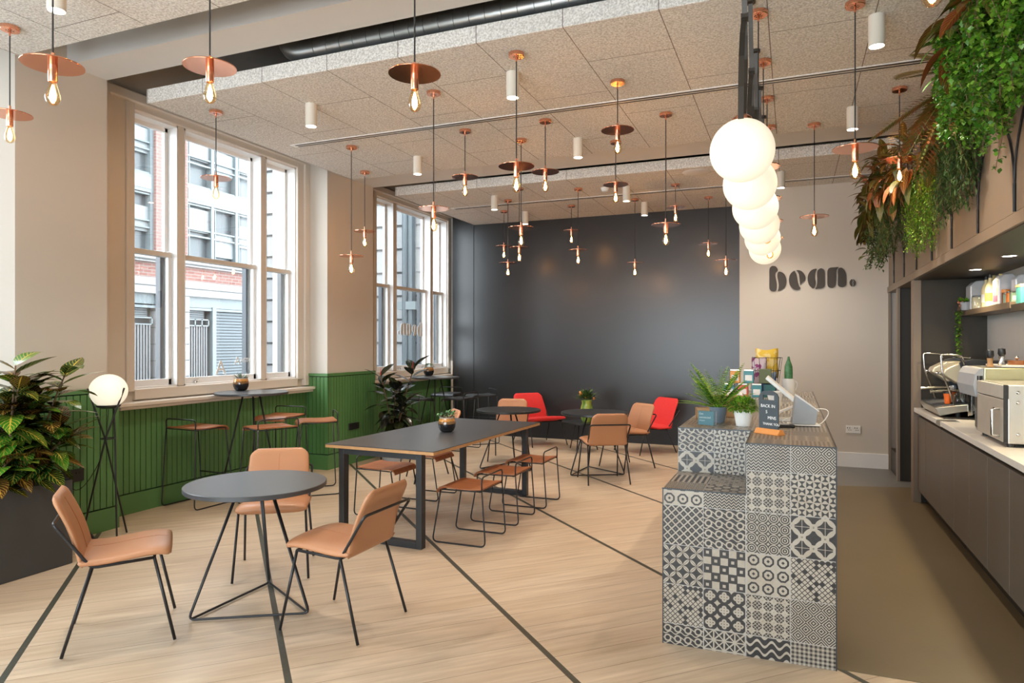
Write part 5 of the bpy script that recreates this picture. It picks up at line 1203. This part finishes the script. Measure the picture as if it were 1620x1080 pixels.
def trailing(lab, x0, y, z, n, L, mat, lw, ll, dens=120, wy=0.25, dx=0.14, name='trailing_plant'):
    t = thing(name, lab, 'plant', (x0, y, z), 0, 'hanging greenery above the service bar'); b = MB(); s = MB(); k = 0
    for j in range(n):
        yy = random.uniform(-wy, wy); xx = random.uniform(-dx, 0.08); Lj = L * random.uniform(0.55, 1.0); ph = random.uniform(0, 6)
        P = [Vector((0.1, yy*0.6, 0.04))] + [Vector((xx + 0.02*math.sin(q*1.1 + ph), yy + 0.02*math.sin(q*0.9 + ph*2), 0.05 - Lj*q/8)) for q in range(9)]
        s.tube(P, 0.0018, 4)
        for i in range(int(Lj*dens)):
            q = random.random() * 8; i0 = min(7, int(q)); a = P[1 + i0].lerp(P[2 + i0], q - i0) + Vector((random.gauss(0, .012), random.gauss(0, .012), 0))
            leaf(b, a, rvec(-0.9, 0.4), ll*random.uniform(0.7, 1.2), lw, (0, 0, 1), 0.3, k, n=2); k += 1
    s.build('stem', m_stem, t); b.build('foliage', mat, t, smooth=True)
def palm(lab, x0, y, z, dirs, L=0.55, mat=None, wl=0.17, droop=0.35):
    t = thing('palm_frond', lab, 'plant', (x0, y, z), 0, 'hanging greenery above the service bar'); b = MB()
    for i, d in enumerate(dirs): frond(b, (0, 0, 0), d, L, i, wl, 26, droop, 0.15, 0.017)
    b.build('foliage', mat or m_palm, t, smooth=True)
croton_cluster('red and olive croton leaves at the far end of the hanging greenery', 0.93, 8.3, 3.02, 85, 0.20, 0.36, 0.20)
croton_cluster('rust-coloured croton leaves second from the far end of the greenery', 0.93, 7.45, 3.08, 85, 0.22, 0.38, 0.20)
croton_cluster('orange croton leaves above the feathery fern in mid greenery', 0.99, 6.78, 3.06, 80, 0.17, 0.34, 0.20)
croton_cluster('olive and orange croton leaves below the palm fronds', 1.00, 5.75, 3.06, 60, 0.07, 0.36, 0.18, None, (0.12, 0.17))
croton_cluster('large orange-veined croton leaves in the top right corner', 0.84, 3.82, 3.14, 24, 0.12, 0.36, 0.09, None, (0.18, 0.26))
croton_cluster('yellow-green croton leaves beside the palm fronds', 1.00, 4.95, 3.05, 36, 0.06, 0.3, 0.16, m_croton, (0.12, 0.18))
trailing('dark green trailing plant hanging lowest at the far end', 0.88, 8.25, 2.95, 28, 0.68, m_trail, 0.022, 0.035, 190, 0.30, 0.12)
trailing('soft grey-green trailing fern beside the far trailing plant', 0.92, 7.5, 2.92, 28, 0.58, m_trail, 0.010, 0.045, 220, 0.30)
trailing('light green feathery fern trailing in mid greenery', 0.99, 6.65, 2.98, 52, 0.72, m_fern, 0.011, 0.028, 290, 0.46, 0.05)
trailing('long-leaved trailing fern with pale tips over the wire arches', 0.99, 5.35, 3.02, 44, 0.70, m_trail, 0.013, 0.055, 220, 0.42, 0.05)
trailing('dense bright green ivy falling at the right, far half', 0.93, 4.25, 3.22, 52, 0.68, m_ivy, 0.026, 0.030, 270, 0.24, 0.18, 'trailing_ivy')
trailing('dense bright green ivy falling at the right frame edge', 0.93, 3.55, 3.26, 56, 0.72, m_ivy, 0.026, 0.030, 270, 0.36, 0.18, 'trailing_ivy')
trailing('lone ivy strands hanging lowest below the dense ivy', 0.95, 4.0, 3.0, 5, 0.66, m_ivy, 0.026, 0.030, 110, 0.2, 0.1, 'trailing_ivy')
palm('pair of dark palm fronds reaching across the ceiling', 0.93, 4.60, 3.12, [(-0.16, 0.65, 0.42), (-0.24, 0.6, 0.24), (-0.05, 0.6, 0.55)], 0.80, None, 0.16, 0.15)
palm('drooping golden palm fronds in mid greenery', 0.95, 5.1, 3.2, [(-0.5, 0.4, -0.5), (-0.4, 0.0, -0.9), (-0.5, -0.3, -0.7), (-0.7, 0.1, -0.3), (-0.3, 0.3, -0.8), (-0.5, 0.6, -0.3)], 0.55, m_crotred)
t = thing('monstera_leaf', 'round split monstera leaves at the far lower end of the greenery', 'plant', (0.84, 8.75, 2.78), 0, 'hanging greenery above the service bar'); b = MB()
for i in range(9): leaf(b, (random.uniform(-.08, .05), random.uniform(-.2, .1), random.uniform(-0.3, 0.1)), (-0.7, random.uniform(-.5, .5), random.uniform(-0.5, 0.2)), 0.13, 0.11, (0,0,1), 0.4, i, n=6, shape=0.7)
b.build('foliage', m_croton, t, smooth=True)
t = thing('broadleaf_spray', 'pale broad-leaved spray below the top right croton leaves', 'plant', (0.97, 4.55, 3.22), 0, 'hanging greenery above the service bar'); b = MB()
for i in range(14): leaf(b, (random.uniform(-.1, .05), random.uniform(-.2, .2), random.uniform(-0.15, 0.1)), (-0.8, random.uniform(-.6, .6), random.uniform(-0.7, 0.5)), 0.24, 0.07, (0,0,1), 0.7, i, n=7)
b.build('foliage', m_ivy, t, smooth=True)

# ------------------------------------------------------------------ street outside
def brick_m(name, c1, c2, mortar):
    m, nt, b = newmat(name); x, y, z = pos(); br = nt.nodes.new('ShaderNodeTexBrick'); nt.links.new(comb(y, z, 0.0), br.inputs['Vector'])
    br.inputs['Scale'].default_value = 1.0; br.inputs['Brick Width'].default_value = 0.22; br.inputs['Row Height'].default_value = 0.075; br.inputs['Mortar Size'].default_value = 0.008
    br.inputs['Color1'].default_value = (*c1, 1); br.inputs['Color2'].default_value = (*c2, 1); br.inputs['Mortar'].default_value = (*mortar, 1)
    setc(b, br.outputs[0]); b.inputs['Roughness'].default_value = 0.9; return m
m_brick = brick_m('red_brick', (0.14, 0.055, 0.045), (0.17, 0.08, 0.065), (0.17, 0.15, 0.135))
m_stone = M('pale_stone', (0.205, 0.205, 0.205), 0.85, var=0.07, vs=3); m_stoned = M('stone_joint', (0.05, 0.05, 0.05), 0.9)
m_shut = M('grey_shutter', (0.072, 0.085, 0.092), 0.5, 0.2); m_shutd = M('grey_shutter_dark', (0.03, 0.034, 0.037), 0.6); m_gate = M('grey_gate_bars', (0.12, 0.12, 0.125), 0.6)
m_gg = M('grey_green_cladding', (0.115, 0.135, 0.14), 0.5); m_ggl = M('pale_blind', (0.20, 0.215, 0.215), 0.6); m_ggd = M('office_window', (0.055, 0.065, 0.07), 0.3)
m_asph = M('asphalt', (0.09, 0.09, 0.09), 0.9); m_pave = M('paving', (0.2, 0.2, 0.2), 0.9)
b = MB(); b.box(-16, -6, -6, 16, -0.12, -0.1); struct(b.build('road', m_asph)); b = MB(); b.box(-7.8, -5.95, -6, 12, -0.1, -0.02); b.box(-13.6, -12, -6, 16, -0.1, -0.02); struct(b.build('pavement', m_pave))
bl = thing('office_building', 'brick and stone office block with grey shutters across the street', 'building', (0, 0, 0)); BX = -13.5
def bb(y0, y1, z0, z1, m, d=0.0, t_=0.3): return (BX - t_ + d, BX + d, y0, y1, z0, z1, m)
b = MB(); b.box(*bb(2, 18, -0.1, 2.69, m_shutd, -0.25)); b.box(*bb(2, 18, 2.69, 3.05, m_stone, 0.06)); b.box(*bb(2, 18, 2.86, 2.88, m_stoned, 0.065)); b.box(*bb(2, 18, 3.40, 3.60, m_stone, 0.08)); b.box(*bb(2, 18, 3.44, 3.47, m_stoned, 0.1)); b.build('stone_bands', None, bl)
b = MB(); b.box(*bb(2, 18, 3.05, 3.40, m_brick)); b.box(*bb(11.40, 12.28, 3.6, 9.0, m_brick, 0.05)); b.box(*bb(6.2, 7.0, 3.6, 9.0, m_brick, 0.05)); b.box(*bb(16.4, 17.2, 3.6, 9.0, m_brick, 0.05)); b.build('brickwork', None, bl)
b = MB()
for y0 in (11.48, 12.10, 6.3, 16.6):
    y1 = y0 + (0.24 if y0 != 11.48 else 0.26)
    for k in range(7): b.box(*bb(y0, y1, 0.0 + k*0.385, 0.37 + k*0.385, m_stone, 0.05)); b.box(*bb(y0 + 0.01, y1 - 0.01, 0.37 + k*0.385, 0.386 + k*0.385, m_stoned, 0.0))
b.build('pier_blocks', None, bl)
def gate(y0, y1):
    b = MB(); b.box(*bb(y0, y1, 2.45, 2.69, m_gg, -0.05)); b.box(*bb(y0, y1, 2.36, 2.42, m_gg, -0.02)); 
    for k in range(4): b.box(*bb(y0, y1 - 0.15, 2.16 + k*0.05, 2.20 + k*0.05, m_shut, -0.15))
    b.build('lintel_panel', None, bl)
    g = MB()
    n = int((y1 - y0 - 0.1)/0.075)
    for k in range(n): g.box(*bb(y0 + 0.05 + k*0.075, y0 + 0.085 + k*0.075, 0.0, 1.98, m_gate, -0.05, 0.03))
    for z in (0.62, 1.97, 2.12, 0.25): g.box(*bb(y0, y1 - 0.1, z, z + 0.03, m_gg, -0.03, 0.05))
    g.box(*bb(y0, y1 - 0.1, 0.38, 0.55, m_gg, -0.03, 0.05))
    for k in range(4): g.box(*bb(y0 + k*(y1-y0-0.13)/3, y0 + 0.03 + k*(y1-y0-0.13)/3, 1.97, 2.15, m_gg, -0.03, 0.05))
    g.build('gate_bars', None, bl)
gate(9.6, 11.48); gate(12.36, 13.12); gate(7.4, 9.2)
b = MB(); b.box(*bb(12.34, 16.5, 2.43, 2.69, m_gg, -0.04)); b.box(*bb(13.10, 13.22, 0, 2.45, m_gg, 0.0)); b.box(*bb(13.22, 16.5, 2.36, 2.42, m_gg, -0.02)); b.build('shutter_frame', None, bl)
b = MB()
for k in range(31): b.box(*bb(13.22, 16.5, 0.0 + k*0.076, 0.055 + k*0.076, m_shut, -0.10)); b.box(*bb(13.22, 16.5, 0.055 + k*0.076, 0.076 + k*0.076, m_shutd, -0.13))
b.build('roller_shutter', None, bl)
# upper office windows
def upper(y0, y1):
    b = MB(); b.box(*bb(y0, y1, 3.6, 9.0, m_ggd, -0.2)); b.build('window_glass', None, bl)
    b = MB()
    for z0, z1 in ((4.98, 5.40), (6.75, 7.1)): b.box(*bb(y0, y1, z0, z1, m_gg, -0.02)); b.box(*bb(y0 + 0.08, y1 - 0.08, z0 + 0.08, z1 - 0.08, m_ggl, -0.01))
    n = max(1, round((y1 - y0)/0.85))
    for z0, z1 in ((3.62, 4.98), (5.40, 6.75), (7.1, 8.6)):
        for q in (0.0, 0.40, 0.52, 0.96): zz = z0 + (z1 - z0)*q; b.box(*bb(y0, y1, zz, zz + 0.04, m_gg, -0.05))
    for k in range(n + 1):
        yy = y0 + (y1 - y0 - 0.08)*k/n; b.box(*bb(yy, yy + 0.09, 3.6, 8.6, m_gg, -0.03)); b.box(*bb(yy + 0.14, yy + 0.17, 3.6, 8.6, m_gg, -0.06))
    b.build('window_grid', None, bl)
    b = MB(); r_ = random.Random(int(y0*10))
    for k in range(n):
        for z0, z1 in ((3.62, 4.98), (5.40, 6.75)): 
            yy = y0 + (y1-y0)*k/n; zc = z0 + (z1 - z0)*r_.choice((0.1, 0.35, 0.5)); b.box(*bb(yy + 0.1, yy + (y1-y0)/n, zc, zc + (z1 - z0)*0.42, r_.choice((m_ggl, m_stone, m_ggl)), -0.12))
    b.build('blinds', None, bl)
upper(7.0, 11.40); upper(12.28, 16.4)
wg = thing('stone_wing', 'pale banded stone wall with a grey downpipe outside the far window', 'building', (0, 0, 0))
b = MB(); b.box(-11.0, -5.96, 12.0, 12.4, -0.1, 8.5, m_stone); b.build('masonry', None, wg)
b = MB()
for k in range(18): z = 0.12 + k*0.474; b.box(-11.0, -5.96, 11.985, 12.0, z, z + 0.035, m_stoned); b.box(-11.02, -5.96, 11.96, 12.0, z + 0.035, z + 0.05, m_stone)
b.build('joint_bands', None, wg)
b = MB(); b.box(-7.19, -6.97, 11.80, 11.95, -0.1, 8.5, m_shut); b.tube([(-7.12, 11.78, -0.1), (-7.12, 11.78, 8.5)], 0.055, 16, m_shut); b.box(-7.28, -6.86, 11.74, 11.99, 2.22, 2.38, m_gg); b.build('downpipe', None, wg)
# parked car
cr = thing('parked_car', 'silver car parked across the street, seen low in the near window', 'car', (-10.6, 7.0, -0.1))
def loft(secs, m_, nm, par):
    b = MB(); b.grid(secs, None, False); b.f.append(tuple(range(len(secs[0])))[::-1]); b.mi.append(0); b.uv.append(None); k = (len(secs)-1)*len(secs[0]); b.f.append(tuple(range(k, k + len(secs[0])))); b.mi.append(0); b.uv.append(None); return b.build(nm, m_, par, smooth='auto')
side = [(-2.1, 0.35), (-2.15, 0.62), (-2.05, 0.86), (-1.0, 0.97), (0.6, 0.98), (1.5, 0.90), (2.0, 0.78), (2.15, 0.55), (2.1, 0.35)]
cab = [(-1.75, 0.90), (-1.25, 1.30), (-0.6, 1.43), (0.1, 1.42), (0.55, 1.30), (1.05, 0.97)]
loft([[(x, y, z) for y, z in side + [(2.1, 0.25), (-2.1, 0.25)]] for x in (-0.82, -0.86, 0.86, 0.82)], M('silver_car_paint', (0.42, 0.43, 0.44), 0.2, 0.7), 'body', cr)
loft([[(x*(1.0 if z < 1.1 else 0.82), y, z) for y, z in cab] for x in (-0.80, 0.80)], M('car_glass', (0.03, 0.035, 0.04), 0.06), 'cabin_glass', cr)
loft([[(x, y, z) for y, z in ((-1.2, 1.31), (-0.6, 1.45), (0.1, 1.44), (0.5, 1.32), (0.1, 1.40), (-0.6, 1.41))] for x in (-0.68, 0.68)], M('silver_roof', (0.42, 0.43, 0.44), 0.2, 0.7), 'roof', cr)
for x in (-0.80, 0.80):
    for y in (-1.35, 1.35):
        b = MB(); b.lathe([(0.0001, -0.1), (0.30, -0.1), (0.32, -0.06), (0.32, 0.06), (0.30, 0.1), (0.0001, 0.1)], 28); b.v = [(x + p[2], y + p[0], 0.32 + p[1]) for p in b.v]; b.build('wheel', m_blk, cr, smooth='auto')
# lettering on the near window glass
wl = thing('window_lettering', 'pale capital letters stuck low on the near window centre pane', 'lettering', (0, 0, 0))
rt = (R(90), 0, R(90))
text('A', 0.22, 'large_letter', m_wh, (-5.69, 5.56, 1.215), rt, wl); text('ASSOCIAT', 0.050, 'small_letters', m_wh, (-5.69, 5.50, 1.165), rt, wl)
text('A', 0.13, 'medium_letter', m_wh, (-5.69, 5.83, 1.315), rt, wl); text('ASTONS', 0.068, 'name_letters', m_wh, (-5.69, 5.92, 1.34), rt, wl)
